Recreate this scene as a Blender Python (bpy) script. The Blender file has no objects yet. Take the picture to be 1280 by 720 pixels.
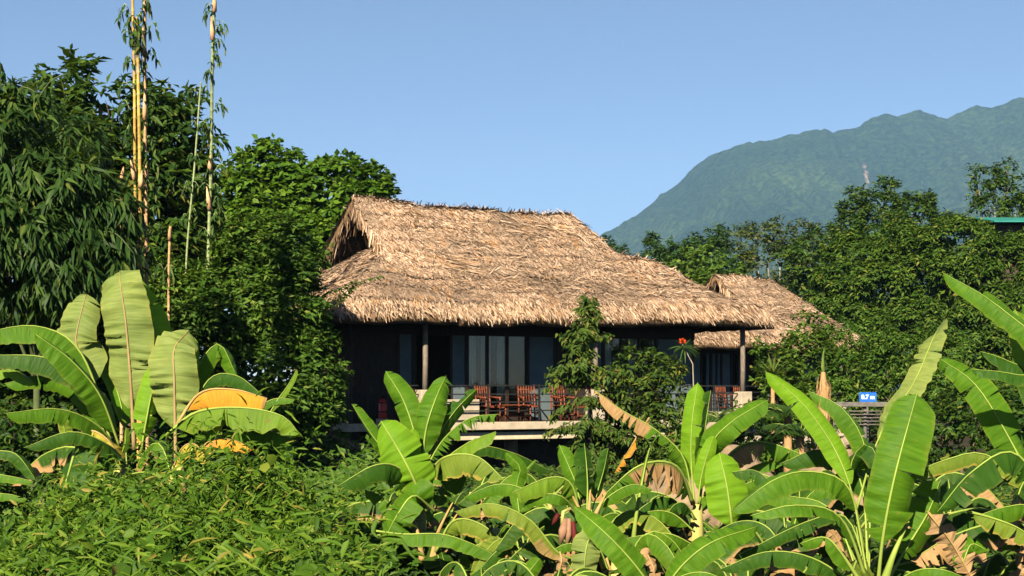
import bpy, math, random
import numpy as np
from mathutils import Vector, Matrix

R = math.radians
PI = math.pi
F = 1778.0            # focal length in photograph pixels
EYE = 2.3             # camera height above the ground
HZ = 485.0            # horizon row in the photograph

scene = bpy.context.scene
col = scene.collection

# ------------------------------------------------------------------ camera
cam_d = bpy.data.cameras.new('camera')
cam_d.sensor_width = 36.0
cam_d.lens = 36.0 * F / 1280.0
cam_d.shift_y = (HZ - 360.0) / 1280.0
cam_d.clip_start = 0.1
cam_d.clip_end = 30000.0
cam = bpy.data.objects.new('camera', cam_d)
cam.location = (0, 0, EYE)
cam.rotation_euler = (PI / 2, 0, 0)
col.objects.link(cam)
scene.camera = cam

# ------------------------------------------------------------------ light
SUN_EL, SUN_AZ = R(31), R(17)          # sun low behind the camera, a little to its left
world = bpy.data.worlds.new('World')
scene.world = world
world.use_nodes = True
nt = world.node_tree
sky = nt.nodes.new('ShaderNodeTexSky')
sky.sky_type = 'NISHITA'
sky.sun_disc = False
sky.sun_elevation = SUN_EL
sky.sun_rotation = PI + SUN_AZ
sky.air_density = 0.62
sky.dust_density = 0.0
sky.ozone_density = 1.2
bg = nt.nodes['Background']
bg.inputs['Strength'].default_value = 0.055
nt.links.new(sky.outputs[0], bg.inputs[0])

sun_d = bpy.data.lights.new('sun', 'SUN')
sun_d.energy = 5.0
sun_d.angle = R(0.53)
sun_d.color = (1.0, 0.88, 0.68)
sun = bpy.data.objects.new('sun', sun_d)
sv = Vector((-math.sin(SUN_AZ) * math.cos(SUN_EL), -math.cos(SUN_AZ) * math.cos(SUN_EL), math.sin(SUN_EL)))
sun.rotation_euler = sv.to_track_quat('Z', 'Y').to_euler()
sun.location = (0, 0, 30)
col.objects.link(sun)

scene.view_settings.view_transform = 'Standard'
scene.view_settings.look = 'None'
scene.view_settings.exposure = 1.3
scene.view_settings.gamma = 1.0
scene.render.engine = 'CYCLES'
cy = scene.cycles
cy.use_denoising = True
cy.max_bounces = 4
cy.diffuse_bounces = 0
cy.glossy_bounces = 2
cy.transmission_bounces = 3
cy.volume_bounces = 0
cy.transparent_max_bounces = 4
cy.caustics_reflective = False
cy.caustics_refractive = False

# ------------------------------------------------------------------ helpers
def at(x, y, D):
    """photograph pixel at depth D -> point"""
    return Vector(((x - 640.0) / F * D, D, EYE + (HZ - y) / F * D))

def link(o, parent=None):
    col.objects.link(o)
    if parent is not None:
        o.parent = parent
    return o

def empty(name, loc, label, cat, group=None, rz=0.0):
    o = bpy.data.objects.new(name, None)
    o.location = loc
    o.rotation_euler = (0, 0, rz)
    o.empty_display_size = 0.2
    link(o)
    tag(o, label, cat, group)
    return o

def tag(o, label=None, cat=None, group=None, kind=None):
    if label: o['label'] = label
    if cat: o['category'] = cat
    if group: o['group'] = group
    if kind: o['kind'] = kind
    return o

def np_mesh(name, V, faces, smooth=False):
    """V (n,3); faces list of arrays (m,k) of equal k each"""
    me = bpy.data.meshes.new(name)
    V = np.asarray(V, dtype=np.float32)
    me.vertices.add(len(V))
    me.vertices.foreach_set('co', V.ravel())
    idx, starts, tot = [], [], 0
    sizes = []
    for f in faces:
        f = np.asarray(f, dtype=np.int32)
        if len(f) == 0: continue
        idx.append(f.ravel())
        k = f.shape[1]
        starts.append(tot + np.arange(len(f), dtype=np.int32) * k)
        tot += f.size
    idx = np.concatenate(idx); starts = np.concatenate(starts)
    me.loops.add(len(idx))
    me.loops.foreach_set('vertex_index', idx)
    me.polygons.add(len(starts))
    me.polygons.foreach_set('loop_start', starts)
    me.update(calc_edges=True)
    me.validate()
    if smooth:
        me.polygons.foreach_set('use_smooth', np.ones(len(me.polygons), dtype=bool))
    return me

def mesh_obj(name, me, mat, parent=None):
    o = bpy.data.objects.new(name, me)
    if mat is not None:
        me.materials.append(mat)
    return link(o, parent)

class MB:
    """collects simple shapes into one mesh"""
    def __init__(self):
        self.v, self.f = [], []
    def box(self, x0, x1, y0, y1, z0, z1):
        b = len(self.v)
        self.v += [(x0,y0,z0),(x1,y0,z0),(x1,y1,z0),(x0,y1,z0),(x0,y0,z1),(x1,y0,z1),(x1,y1,z1),(x0,y1,z1)]
        for q in ((0,3,2,1),(4,5,6,7),(0,1,5,4),(1,2,6,5),(2,3,7,6),(3,0,4,7)):
            self.f.append([b + i for i in q])
        return self
    def tube(self, pts, rad, n=8, caps=True):
        pts = [Vector(p) for p in pts]
        if not hasattr(rad, '__len__'): rad = [rad] * len(pts)
        b0 = len(self.v)
        prev = None
        for i, p in enumerate(pts):
            t = (pts[min(i + 1, len(pts) - 1)] - pts[max(i - 1, 0)])
            t = t.normalized() if t.length > 1e-9 else Vector((0, 0, 1))
            a = prev if prev is not None else (Vector((1, 0, 0)) if abs(t.x) < 0.9 else Vector((0, 1, 0)))
            a = (a - t * a.dot(t)).normalized()
            prev = a
            c = t.cross(a)
            for k in range(n):
                an = 2 * PI * k / n
                q = p + (a * math.cos(an) + c * math.sin(an)) * rad[i]
                self.v.append(tuple(q))
        for i in range(len(pts) - 1):
            for k in range(n):
                k2 = (k + 1) % n
                self.f.append([b0 + i*n + k, b0 + i*n + k2, b0 + (i+1)*n + k2, b0 + (i+1)*n + k])
        if caps:
            self.f.append([b0 + k for k in range(n)][::-1])
            e = b0 + (len(pts) - 1) * n
            self.f.append([e + k for k in range(n)])
        return self
    def lathe(self, prof, c=(0, 0, 0), n=14):
        b = len(self.v)
        for (r, z) in prof:
            for k in range(n):
                an = 2 * PI * k / n
                self.v.append((c[0] + r * math.cos(an), c[1] + r * math.sin(an), c[2] + z))
        for i in range(len(prof) - 1):
            for k in range(n):
                k2 = (k + 1) % n
                self.f.append([b + i*n + k, b + i*n + k2, b + (i+1)*n + k2, b + (i+1)*n + k])
        self.f.append([b + k for k in range(n)][::-1])
        e = b + (len(prof) - 1) * n
        self.f.append([e + k for k in range(n)])
        return self
    def build(self, name, mat, parent=None, smooth=False, bevel=0.0):
        me = bpy.data.meshes.new(name)
        me.from_pydata(self.v, [], self.f)
        me.update()
        if smooth:
            for p in me.polygons: p.use_smooth = True
        o = mesh_obj(name, me, mat, parent)
        if bevel:
            m = o.modifiers.new('bevel', 'BEVEL'); m.width = bevel; m.segments = 2; m.limit_method = 'ANGLE'
        return o

def pbox(name, parent, mat, x0, x1, y0, y1, z0, z1, bevel=0.0):
    return MB().box(x0, x1, y0, y1, z0, z1).build(name, mat, parent, bevel=bevel)

def norm(a):
    return a / np.maximum(np.linalg.norm(a, axis=-1, keepdims=True), 1e-9)

def vnoise(x, y, seed=0):
    """smooth value noise, numpy arrays"""
    xi = np.floor(x).astype(np.int64); yi = np.floor(y).astype(np.int64)
    fx = x - xi; fy = y - yi
    fx = fx * fx * (3 - 2 * fx); fy = fy * fy * (3 - 2 * fy)
    def h(a, b):
        n = (a * 374761393 + b * 668265263 + seed * 1442695041) & 0x7fffffff
        n = ((n ^ (n >> 13)) * 1274126177) & 0x7fffffff
        n = n ^ (n >> 16)
        return (n & 0xffff) / 65535.0
    return (h(xi, yi) * (1 - fx) + h(xi + 1, yi) * fx) * (1 - fy) + (h(xi, yi + 1) * (1 - fx) + h(xi + 1, yi + 1) * fx) * fy

def fbm(x, y, o=4, seed=0):
    s = 0; a = 0.5
    for i in range(o):
        s = s + a * vnoise(x * 2**i, y * 2**i, seed + i * 17); a *= 0.5
    return s

# ------------------------------------------------------------------ materials
def new_mat(name):
    m = bpy.data.materials.new(name)
    m.use_nodes = True
    t = m.node_tree
    return m, t, t.nodes['Principled BSDF'], t.nodes['Material Output']

def node(t, kind, **kw):
    n = t.nodes.new(kind)
    for k, v in kw.items(): setattr(n, k, v)
    return n

def ramp(t, stops, fac=None, interp='LINEAR'):
    r = node(t, 'ShaderNodeValToRGB')
    r.color_ramp.interpolation = interp
    el = r.color_ramp.elements
    while len(el) > 1: el.remove(el[-1])
    el[0].position = stops[0][0]; el[0].color = (*stops[0][1], 1)
    for p, c in stops[1:]:
        e = el.new(p); e.color = (*c, 1)
    if fac is not None: t.links.new(fac, r.inputs[0])
    return r

def mixc(t, a, b, fac, mode='MIX'):
    m = node(t, 'ShaderNodeMix', data_type='RGBA', blend_type=mode)
    for sock, v in ((m.inputs[0], fac), (m.inputs[6], a), (m.inputs[7], b)):
        if isinstance(v, (int, float)): sock.default_value = v
        elif isinstance(v, tuple): sock.default_value = (*v, 1)
        else: t.links.new(v, sock)
    return m.outputs[2]

def leaf_mat(name, stops, trans=0.25, rough=0.5, spec=0.12, tcol=(0.20, 0.34, 0.02)):
    """leaf: each leaf its own tint from the stops; lets some light through"""
    m, t, b, out = new_mat(name)
    g = node(t, 'ShaderNodeNewGeometry')
    r = ramp(t, stops, g.outputs['Random Per Island'])
    tc = node(t, 'ShaderNodeTexCoord')
    n = node(t, 'ShaderNodeTexNoise'); n.inputs['Scale'].default_value = 0.9; n.inputs['Detail'].default_value = 2
    t.links.new(tc.outputs['Object'], n.inputs['Vector'])
    v = ramp(t, [(0.3, (0.75, 0.85, 0.8)), (0.7, (1.2, 1.1, 0.9))], n.outputs[0])
    c = mixc(t, r.outputs[0], v.outputs[0], 1.0, 'MULTIPLY')
    t.links.new(c, b.inputs['Base Color'])
    b.inputs['Roughness'].default_value = rough
    b.inputs['Specular IOR Level'].default_value = spec
    tr = node(t, 'ShaderNodeBsdfTranslucent')
    tcm = mixc(t, c, tcol, 0.5)
    t.links.new(tcm, tr.inputs[0])
    mx = node(t, 'ShaderNodeMixShader'); mx.inputs[0].default_value = trans
    t.links.new(b.outputs[0], mx.inputs[1]); t.links.new(tr.outputs[0], mx.inputs[2])
    t.links.new(mx.outputs[0], out.inputs[0])
    return m

def plain(name, c, rough=0.7, var=0.25, scale=6.0, bump=0.0, spec=0.10, metal=0.0, stretch=(1, 1, 1)):
    m, t, b, out = new_mat(name)
    tc = node(t, 'ShaderNodeTexCoord')
    mp = node(t, 'ShaderNodeMapping'); mp.inputs['Scale'].default_value = stretch
    t.links.new(tc.outputs['Object'], mp.inputs[0])
    n = node(t, 'ShaderNodeTexNoise'); n.inputs['Scale'].default_value = scale; n.inputs['Detail'].default_value = 6
    t.links.new(mp.outputs[0], n.inputs['Vector'])
    lo = tuple(max(0, x * (1 - var)) for x in c); hi = tuple(min(1, x * (1 + var)) for x in c)
    r = ramp(t, [(0.3, lo), (0.7, hi)], n.outputs[0])
    t.links.new(r.outputs[0], b.inputs['Base Color'])
    b.inputs['Roughness'].default_value = rough
    b.inputs['Specular IOR Level'].default_value = spec
    b.inputs['Metallic'].default_value = metal
    if bump:
        bp = node(t, 'ShaderNodeBump'); bp.inputs['Strength'].default_value = bump; bp.inputs['Distance'].default_value = 0.02
        t.links.new(n.outputs[0], bp.inputs['Height']); t.links.new(bp.outputs[0], b.inputs['Normal'])
    return m

def thatch_mat(name, stops, grey=0.5):
    m, t, b, out = new_mat(name)
    g = node(t, 'ShaderNodeNewGeometry')
    r = ramp(t, stops, g.outputs['Random Per Island'])
    tc = node(t, 'ShaderNodeTexCoord')
    n = node(t, 'ShaderNodeTexNoise'); n.inputs['Scale'].default_value = 0.55; n.inputs['Detail'].default_value = 5
    t.links.new(tc.outputs['Object'], n.inputs['Vector'])
    w = ramp(t, [(0.42, (0, 0, 0)), (0.66, (1, 1, 1))], n.outputs[0])
    n2 = node(t, 'ShaderNodeTexNoise'); n2.inputs['Scale'].default_value = 2.6; n2.inputs['Detail'].default_value = 3
    t.links.new(tc.outputs['Object'], n2.inputs['Vector'])
    o2 = ramp(t, [(0.60, (0, 0, 0)), (0.72, (1, 1, 1))], n2.outputs[0])
    mul = node(t, 'ShaderNodeMath', operation='MULTIPLY'); mul.inputs[1].default_value = grey
    t.links.new(w.outputs[0], mul.inputs[0])
    c = mixc(t, r.outputs[0], (0.23, 0.165, 0.115), mul.outputs[0])
    mul2 = node(t, 'ShaderNodeMath', operation='MULTIPLY'); mul2.inputs[1].default_value = 0.55
    t.links.new(o2.outputs[0], mul2.inputs[0])
    c = mixc(t, c, (0.50, 0.25, 0.09), mul2.outputs[0])
    t.links.new(c, b.inputs['Base Color'])
    b.inputs['Roughness'].default_value = 0.8
    b.inputs['Specular IOR Level'].default_value = 0.08
    return m

def banana_mat(name, dark, light, trans=0.3, dry=(0.30, 0.17, 0.07), dry2=(0.42, 0.26, 0.11), rough=0.55, edge=0.07, tcol=(0.30, 0.52, 0.03)):
    m, t, b, out = new_mat(name)
    uv = node(t, 'ShaderNodeUVMap'); uv.uv_map = 'UVMap'
    mp = node(t, 'ShaderNodeMapping'); mp.inputs['Scale'].default_value = (55, 1.2, 1)
    t.links.new(uv.outputs[0], mp.inputs[0])
    n = node(t, 'ShaderNodeTexNoise'); n.inputs['Scale'].default_value = 1.0; n.inputs['Detail'].default_value = 4
    t.links.new(mp.outputs[0], n.inputs['Vector'])
    c0 = ramp(t, [(0.25, dark), (0.75, light)], n.outputs[0])
    tc = node(t, 'ShaderNodeTexCoord')
    n2 = node(t, 'ShaderNodeTexNoise'); n2.inputs['Scale'].default_value = 3.0; n2.inputs['Detail'].default_value = 3
    t.links.new(tc.outputs['Object'], n2.inputs['Vector'])
    v2 = ramp(t, [(0.3, (0.8, 0.85, 0.8)), (0.7, (1.15, 1.12, 1.0))], n2.outputs[0])
    c1 = mixc(t, c0.outputs[0], v2.outputs[0], 1.0, 'MULTIPLY')
    # yellow brown margin
    sep = node(t, 'ShaderNodeSeparateXYZ'); t.links.new(uv.outputs[0], sep.inputs[0])
    ab = node(t, 'ShaderNodeMath', operation='ABSOLUTE'); t.links.new(sep.outputs[1], ab.inputs[0])
    n3 = node(t, 'ShaderNodeTexNoise'); n3.inputs['Scale'].default_value = 9.0; n3.inputs['Detail'].default_value = 2
    t.links.new(tc.outputs['Object'], n3.inputs['Vector'])
    ad = node(t, 'ShaderNodeMath', operation='MULTIPLY_ADD'); ad.inputs[1].default_value = 0.5
    t.links.new(n3.outputs[0], ad.inputs[0]); t.links.new(ab.outputs[0], ad.inputs[2])
    er = ramp(t, [(1.12, (0, 0, 0)), (1.0, (0, 0, 0))], None)
    mr = node(t, 'ShaderNodeMapRange'); mr.inputs[1].default_value = 1.10; mr.inputs[2].default_value = 1.32
    mr.inputs[4].default_value = edge * 3
    t.links.new(ad.outputs[0], mr.inputs[0])
    c2 = mixc(t, c1, (0.34, 0.27, 0.05), mr.outputs[0])
    # brown specks and scorched streaks along the side veins
    mp2 = node(t, 'ShaderNodeMapping'); mp2.inputs['Scale'].default_value = (26, 3.5, 1)
    t.links.new(uv.outputs[0], mp2.inputs[0])
    n4 = node(t, 'ShaderNodeTexNoise'); n4.inputs['Scale'].default_value = 1.0; n4.inputs['Detail'].default_value = 5
    t.links.new(mp2.outputs[0], n4.inputs['Vector'])
    m4 = node(t, 'ShaderNodeMapRange'); m4.inputs[1].default_value = 0.64; m4.inputs[2].default_value = 0.74; m4.inputs[4].default_value = 0.7
    t.links.new(n4.outputs[0], m4.inputs[0])
    c2 = mixc(t, c2, (0.20, 0.15, 0.045), m4.outputs[0])
    at_ = node(t, 'ShaderNodeAttribute'); at_.attribute_name = 'dry'
    dr = ramp(t, [(0.3, dry), (0.7, dry2)], n.outputs[0])
    c3 = mixc(t, c2, dr.outputs[0], at_.outputs['Fac'])
    t.links.new(c3, b.inputs['Base Color'])
    b.inputs['Roughness'].default_value = rough
    b.inputs['Specular IOR Level'].default_value = 0.13
    bp = node(t, 'ShaderNodeBump'); bp.inputs['Strength'].default_value = 0.6; bp.inputs['Distance'].default_value = 0.012
    t.links.new(n.outputs[0], bp.inputs['Height']); t.links.new(bp.outputs[0], b.inputs['Normal'])
    tr = node(t, 'ShaderNodeBsdfTranslucent')
    tm = mixc(t, tcol, c3, at_.outputs['Fac'])
    tm2 = mixc(t, tm, c3, 0.35)
    t.links.new(tm2, tr.inputs[0])
    mx = node(t, 'ShaderNodeMixShader'); mx.inputs[0].default_value = trans
    t.links.new(b.outputs[0], mx.inputs[1]); t.links.new(tr.outputs[0], mx.inputs[2])
    t.links.new(mx.outputs[0], out.inputs[0])
    return m

M = {}
TH = [(0.0, (0.0774, 0.0425, 0.022)), (0.2, (0.2924, 0.17, 0.0924)), (0.4, (0.4902, 0.3272, 0.22)), (0.7, (0.5762, 0.4037, 0.2816)), (0.9, (0.6364, 0.476, 0.352)), (1.0, (0.516, 0.2465, 0.088))]
M['thatch'] = thatch_mat('thatch', TH, 0.8)
M['fringe'] = thatch_mat('thatch_fringe', [(0.0, (0.0602, 0.034, 0.0176)), (0.25, (0.2752, 0.1615, 0.088)), (0.6, (0.4902, 0.3272, 0.2112)), (1.0, (0.6278, 0.4632, 0.33))], 0.4)
M['thatch_core'] = plain('thatch_core', (0.17, 0.105, 0.055), 0.9, 0.4, 14, 0.6)
M['ground'] = plain('soil', (0.045, 0.036, 0.022), 0.95, 0.4, 1.5, 0.5)
M['dry_earth'] = plain('dry_earth', (0.252, 0.18, 0.108), 0.95, 0.35, 5, 0.6)
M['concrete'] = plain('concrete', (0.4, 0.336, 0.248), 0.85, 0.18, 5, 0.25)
M['floor'] = plain('bounce_cut_floor', (0.10, 0.055, 0.04), 0.6, 0.25, 4)  # dark tone of the sheet added to cut bounced light
M['shade_masonry'] = plain('underdeck_shade_masonry', (0.09, 0.075, 0.06), 0.9, 0.35, 4, 0.4)  # foundation wall: the shade under the deck is put into its colour
M['beam'] = plain('pale_beam', (0.527, 0.442, 0.306), 0.8, 0.15, 7, 0.2)
M['wood_dark'] = plain('dark_timber', (0.0315, 0.0224, 0.0168), 0.6, 0.4, 9, 0.3, stretch=(6, 6, 0.6))
M['post'] = plain('weathered_post', (0.17, 0.14, 0.11), 0.75, 0.35, 9, 0.4, stretch=(5, 5, 0.7))
M['panel'] = plain('painted_panel', (0.099, 0.1305, 0.1395), 0.7, 0.12, 3, 0.1)
M['curtain'] = plain('curtain_cloth', (0.429, 0.429, 0.39), 0.9, 0.08, 4)
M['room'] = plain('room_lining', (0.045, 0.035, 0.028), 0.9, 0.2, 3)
M['black_metal'] = plain('black_metal', (0.02, 0.02, 0.02), 0.5, 0.3, 12)
M['red'] = plain('red_paint', (0.55, 0.02, 0.02), 0.35, 0.1, 8, spec=0.5)
M['bamboo_wood'] = plain('bamboo_furniture', (0.17, 0.05, 0.025), 0.45, 0.35, 11, 0.1)
M['galv'] = plain('galvanised_steel', (0.12, 0.111, 0.096), 0.6, 0.3, 10)
M['blue'] = plain('blue_sign_paint', (0.02, 0.12, 0.62), 0.5, 0.1, 6)
M['white'] = plain('white_paint', (0.8, 0.8, 0.8), 0.6, 0.05, 6)
M['green_roof'] = plain('green_roof_sheet', (0.03, 0.20, 0.16), 0.5, 0.2, 2)
M['wall_plaster'] = plain('plaster', (0.072, 0.054, 0.0405), 0.85, 0.15, 2)
M['stone'] = plain('pale_stone', (0.322, 0.252, 0.175), 0.9, 0.3, 6, 0.5)
M['bark'] = plain('bark', (0.10, 0.075, 0.055), 0.9, 0.4, 6, 0.6, stretch=(3, 3, 0.6))
M['pale_bark'] = plain('pale_bark', (0.26, 0.23, 0.18), 0.9, 0.35, 6, 0.5, stretch=(3, 3, 0.6))
M['stem_yellow'] = plain('banana_stem', (0.384, 0.352, 0.104), 0.55, 0.3, 5, 0.2, stretch=(4, 4, 0.8))
M['rib'] = plain('leaf_midrib', (0.24, 0.32, 0.056), 0.45, 0.2, 4)
M['rib_brown'] = plain('leaf_midrib_brown', (0.304, 0.216, 0.096), 0.5, 0.2, 4)
M['rib_dry'] = plain('leaf_midrib_dry', (0.384, 0.256, 0.096), 0.6, 0.3, 4)
M['culm_yellow'] = plain('bamboo_culm_yellow', (0.476, 0.306, 0.0765), 0.45, 0.45, 5, stretch=(1.5, 1.5, 0.6))
M['culm_peach'] = plain('bamboo_culm_dry', (0.51, 0.306, 0.153), 0.6, 0.3, 3, stretch=(3, 3, 0.5))
M['culm_green'] = plain('bamboo_culm_green', (0.255, 0.306, 0.136), 0.45, 0.3, 2, stretch=(2, 2, 0.4))
M['culm_grey'] = plain('bamboo_culm_grey', (0.255, 0.2635, 0.221), 0.6, 0.3, 3)
M['bamboo_dark'] = plain('bamboo_culm_dark_green', (0.07, 0.09, 0.035), 0.6, 0.3, 3)  # dark green bark of the bamboo clump
M['sheath'] = plain('bamboo_sheath', (0.58, 0.34, 0.18), 0.75, 0.3, 6, 0.3)
M['dead_fibre'] = plain('dead_fibre', (0.34, 0.20, 0.09), 0.85, 0.4, 12, 0.4, stretch=(6, 6, 1))
M['maroon'] = plain('maroon_bract', (0.10, 0.015, 0.015), 0.6, 0.4, 6)
M['pink_dry'] = plain('dry_bract', (0.27, 0.15, 0.09), 0.8, 0.3, 8, 0.3)
M['flower_red'] = plain('red_flower', (0.75, 0.09, 0.02), 0.6, 0.2, 20)

M['lf_bamboo'] = leaf_mat('bamboo_leaf', [(0, (0.01584, 0.0396, 0.01008)), (0.5, (0.0324, 0.072, 0.01584)), (0.93, (0.054, 0.1008, 0.0216)), (1, (0.1152, 0.1296, 0.0288))], 0.22)
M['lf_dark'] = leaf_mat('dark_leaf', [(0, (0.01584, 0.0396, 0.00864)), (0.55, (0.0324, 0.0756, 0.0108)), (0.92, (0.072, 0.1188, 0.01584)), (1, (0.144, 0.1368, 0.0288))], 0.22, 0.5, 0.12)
M['lf_bright'] = leaf_mat('bright_leaf', [(0, (0.03726, 0.09108, 0.00828)), (0.5, (0.07452, 0.1573, 0.01242)), (1, (0.1242, 0.2153, 0.02484))], 0.3, 0.5, 0.12)
M['lf_shrub'] = leaf_mat('shrub_leaf', [(0, (0.02635, 0.06588, 0.008784)), (0.5, (0.0527, 0.1142, 0.01318)), (0.9, (0.08784, 0.1581, 0.02196)), (1, (0.1581, 0.1932, 0.04392))], 0.22, 0.5, 0.12)
M['lf_mango'] = leaf_mat('mango_leaf', [(0, (0.02484, 0.05796, 0.00828)), (0.5, (0.05382, 0.1118, 0.01325)), (0.9, (0.09522, 0.1615, 0.02153)), (1, (0.1822, 0.1822, 0.0414))], 0.28, 0.5, 0.12)
M['lf_olive'] = leaf_mat('olive_leaf', [(0, (0.0252, 0.0468, 0.01296)), (0.5, (0.0504, 0.0756, 0.018)), (0.9, (0.0864, 0.108, 0.0252)), (1, (0.1584, 0.1296, 0.0432))], 0.22)
M['lf_lime'] = leaf_mat('lime_leaf', [(0, (0.0504, 0.1008, 0.0144)), (0.6, (0.0864, 0.1584, 0.0216)), (1, (0.1368, 0.2016, 0.036))], 0.3)
M['lf_weed'] = leaf_mat('weed_leaf', [(0, (0.02203, 0.05508, 0.005875)), (0.5, (0.04774, 0.1102, 0.008813)), (0.9, (0.08813, 0.1652, 0.01469)), (0.985, (0.1615, 0.1982, 0.02938)), (1, (0.235, 0.1469, 0.05875))], 0.32, 0.5, 0.12)
M['lf_weed2'] = leaf_mat('weed_leaf_yellow', [(0, (0.04131, 0.09088, 0.008262)), (0.6, (0.08262, 0.1652, 0.01322)), (0.93, (0.1404, 0.223, 0.02479)), (1, (0.2974, 0.2314, 0.05783))], 0.32, 0.5, 0.12)
M['lf_spray'] = leaf_mat('spray_leaf', [(0, (0.0252, 0.0576, 0.01008)), (0.55, (0.0576, 0.1044, 0.01728)), (0.92, (0.1008, 0.1368, 0.0252)), (1, (0.1872, 0.1224, 0.0432))], 0.25)
M['lf_palm'] = leaf_mat('palm_leaf', [(0, (0.0216, 0.054, 0.01008)), (0.6, (0.0468, 0.0936, 0.0144)), (1, (0.0936, 0.144, 0.0216))], 0.2, 0.5, 0.12)
M['lf_yucca'] = leaf_mat('spiky_leaf', [(0, (0.0648, 0.1152, 0.0216)), (0.6, (0.1296, 0.1872, 0.036)), (1, (0.2016, 0.2448, 0.0648))], 0.2, 0.5, 0.12)
M['lf_far'] = leaf_mat('far_leaf', [(0, (0.0216, 0.054, 0.0144)), (0.6, (0.0396, 0.0864, 0.0216)), (1, (0.0648, 0.1152, 0.0288))], 0.2)

M['ban'] = banana_mat('banana_green', (0.04284, 0.1214, 0.005712), (0.09282, 0.1928, 0.009996), 0.30)
M['ban_bright'] = banana_mat('banana_bright', (0.126, 0.2688, 0.01008), (0.1848, 0.3528, 0.01848), 0.42)
M['ban_pale'] = banana_mat('banana_pale', (0.09282, 0.1856, 0.01285), (0.1571, 0.2499, 0.02142), 0.32)
M['ban_under'] = banana_mat('banana_underside', (0.1214, 0.1714, 0.03927), (0.2142, 0.257, 0.0714), 0.18, rough=0.6, edge=0.1)
M['ban_dark'] = banana_mat('banana_shade', (0.01764, 0.0588, 0.00588), (0.03822, 0.09702, 0.008232), 0.2)  # darkened copy of the leaf green; shade is put into its colour
M['ban_olive'] = banana_mat('banana_olive', (0.1071, 0.1785, 0.01785), (0.1856, 0.2356, 0.03213), 0.3, edge=0.9)
M['ban_orange'] = banana_mat('banana_orange', (0.5208, 0.2016, 0.0168), (0.672, 0.3024, 0.0336), 0.15, dry=(0.252, 0.1344, 0.0504), dry2=(0.42, 0.252, 0.084), rough=0.6, edge=0.3, tcol=(0.588, 0.294, 0.0336))
M['ban_yellow'] = banana_mat('banana_yellow', (0.3024, 0.2856, 0.0336), (0.4872, 0.3696, 0.0504), 0.25, edge=0.9, tcol=(0.42, 0.336, 0.0336))
M['ban_dead'] = banana_mat('banana_dead', (0.2352, 0.1344, 0.063), (0.42, 0.2688, 0.1428), 0.1, rough=0.85, edge=0.0, tcol=(0.294, 0.168, 0.0672))

# ------------------------------------------------------------------ setting: ground, bank, mountain
def bank_h(x, y):
    """height of the ground"""
    h = 0.12 * (fbm(x * 0.35 + 40, y * 0.35 + 7, 3, 5) - 0.45)
    # weed bank in the left foreground
    edge = -0.85 - 0.17 * (y - 8)
    a = 1 / (1 + np.exp((x - edge) / 0.35))
    ramp_ = np.clip((y - 3.5) / 9.5, 0, 1)
    back = 1 / (1 + np.exp((y - 15.5) / 0.9))
    lf = np.clip((x / np.maximum(y, 1) + 0.37) / 0.11, 0, 1); lf = lf * lf * (3 - 2 * lf)
    h = h + a * back * (0.12 + 0.74 * ramp_ * (0.08 + 0.92 * lf)) + a * back * 1.0 * (fbm(x * 0.95 + 11, y * 0.95, 2, 77) - 0.38)
    # dry earth bank at the left end of the house
    d = ((x + 4.9) / 2.4) ** 2 + ((y - 34.2) / 2.0) ** 2
    h = h + 1.15 * np.exp(-d * 1.1)
    return h

def grid(x, y, zfun):
    X, Y = np.meshgrid(x, y)
    Z = zfun(X, Y)
    V = np.stack([X.ravel(), Y.ravel(), Z.ravel()], 1)
    nx, ny = len(x), len(y)
    i = np.arange(nx - 1); j = np.arange(ny - 1)
    I, J = np.meshgrid(i, j)
    a = (J * nx + I).ravel()
    return V, np.stack([a, a + 1, a + nx + 1, a + nx], 1)

gx = np.concatenate([np.linspace(-4000, -60, 12), np.linspace(-30, 30, 150), np.linspace(60, 5000, 12)])
gy = np.concatenate([np.linspace(-300, -10, 6), np.linspace(0, 70, 150), np.linspace(90, 9000, 16)])
V, Fq = grid(gx, gy, bank_h)
o = mesh_obj('ground', np_mesh('ground', V, [Fq], True), M['ground'])
tag(o, kind='structure')

# mountain: forested ridge about two kilometres off
sil = [(380, 430), (560, 372), (680, 330), (745, 297), (800, 262), (830, 240), (852, 224), (868, 206), (885, 193), (920, 182), (960, 174), (985, 167), (1012, 163), (1030, 158), (1041, 165), (1060, 160),
       (1075, 153), (1095, 142), (1106, 139), (1122, 145), (1146, 137), (1165, 142), (1182, 146), (1205, 139), (1222, 131), (1240, 131), (1262, 124), (1285, 120), (1350, 112), (1450, 118), (1600, 150), (1800, 210), (2200, 330)]
DM = 4600.0
sx = np.array([(p[0] - 640) / F * DM for p in sil]); sz = np.array([(HZ - p[1]) / F * DM + EYE for p in sil])
def mount(X, Y):
    ridge = np.interp(X, sx, sz)
    # the crest wanders in depth
    crest = DM + 0 * X
    k = np.clip(1 - (crest - Y) / 1960.0, 0, 1)
    kb = np.clip(1 - (Y - crest) / 2400.0, 0, 1)
    kk = np.where(Y <= crest, k, kb)
    prof = kk ** 1.25
    gul = fbm(X / 260.0 + 3 + Y / 1800.0, Y / 1040.0, 4, 11) - 0.47
    side = np.sin(np.clip(kk, 0, 1) * PI) 
    z = ridge * prof + gul * 720 * side * np.clip(ridge / 600, 0.1, 1)
    z = z + (fbm(X / 40.0, Y / 40.0, 3, 3) - 0.43) * 24 * np.clip(prof * 3, 0, 1)
    return z - 4
mx_ = np.linspace(sx[2], sx[-3], 760); my_ = np.concatenate([np.linspace(DM - 1970, DM, 230), np.linspace(DM + 24, DM + 2400, 20)])
V, Fq = grid(mx_, my_, mount)
mm, t, b, out = new_mat('mountain_forest')
tc = node(t, 'ShaderNodeTexCoord')
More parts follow.
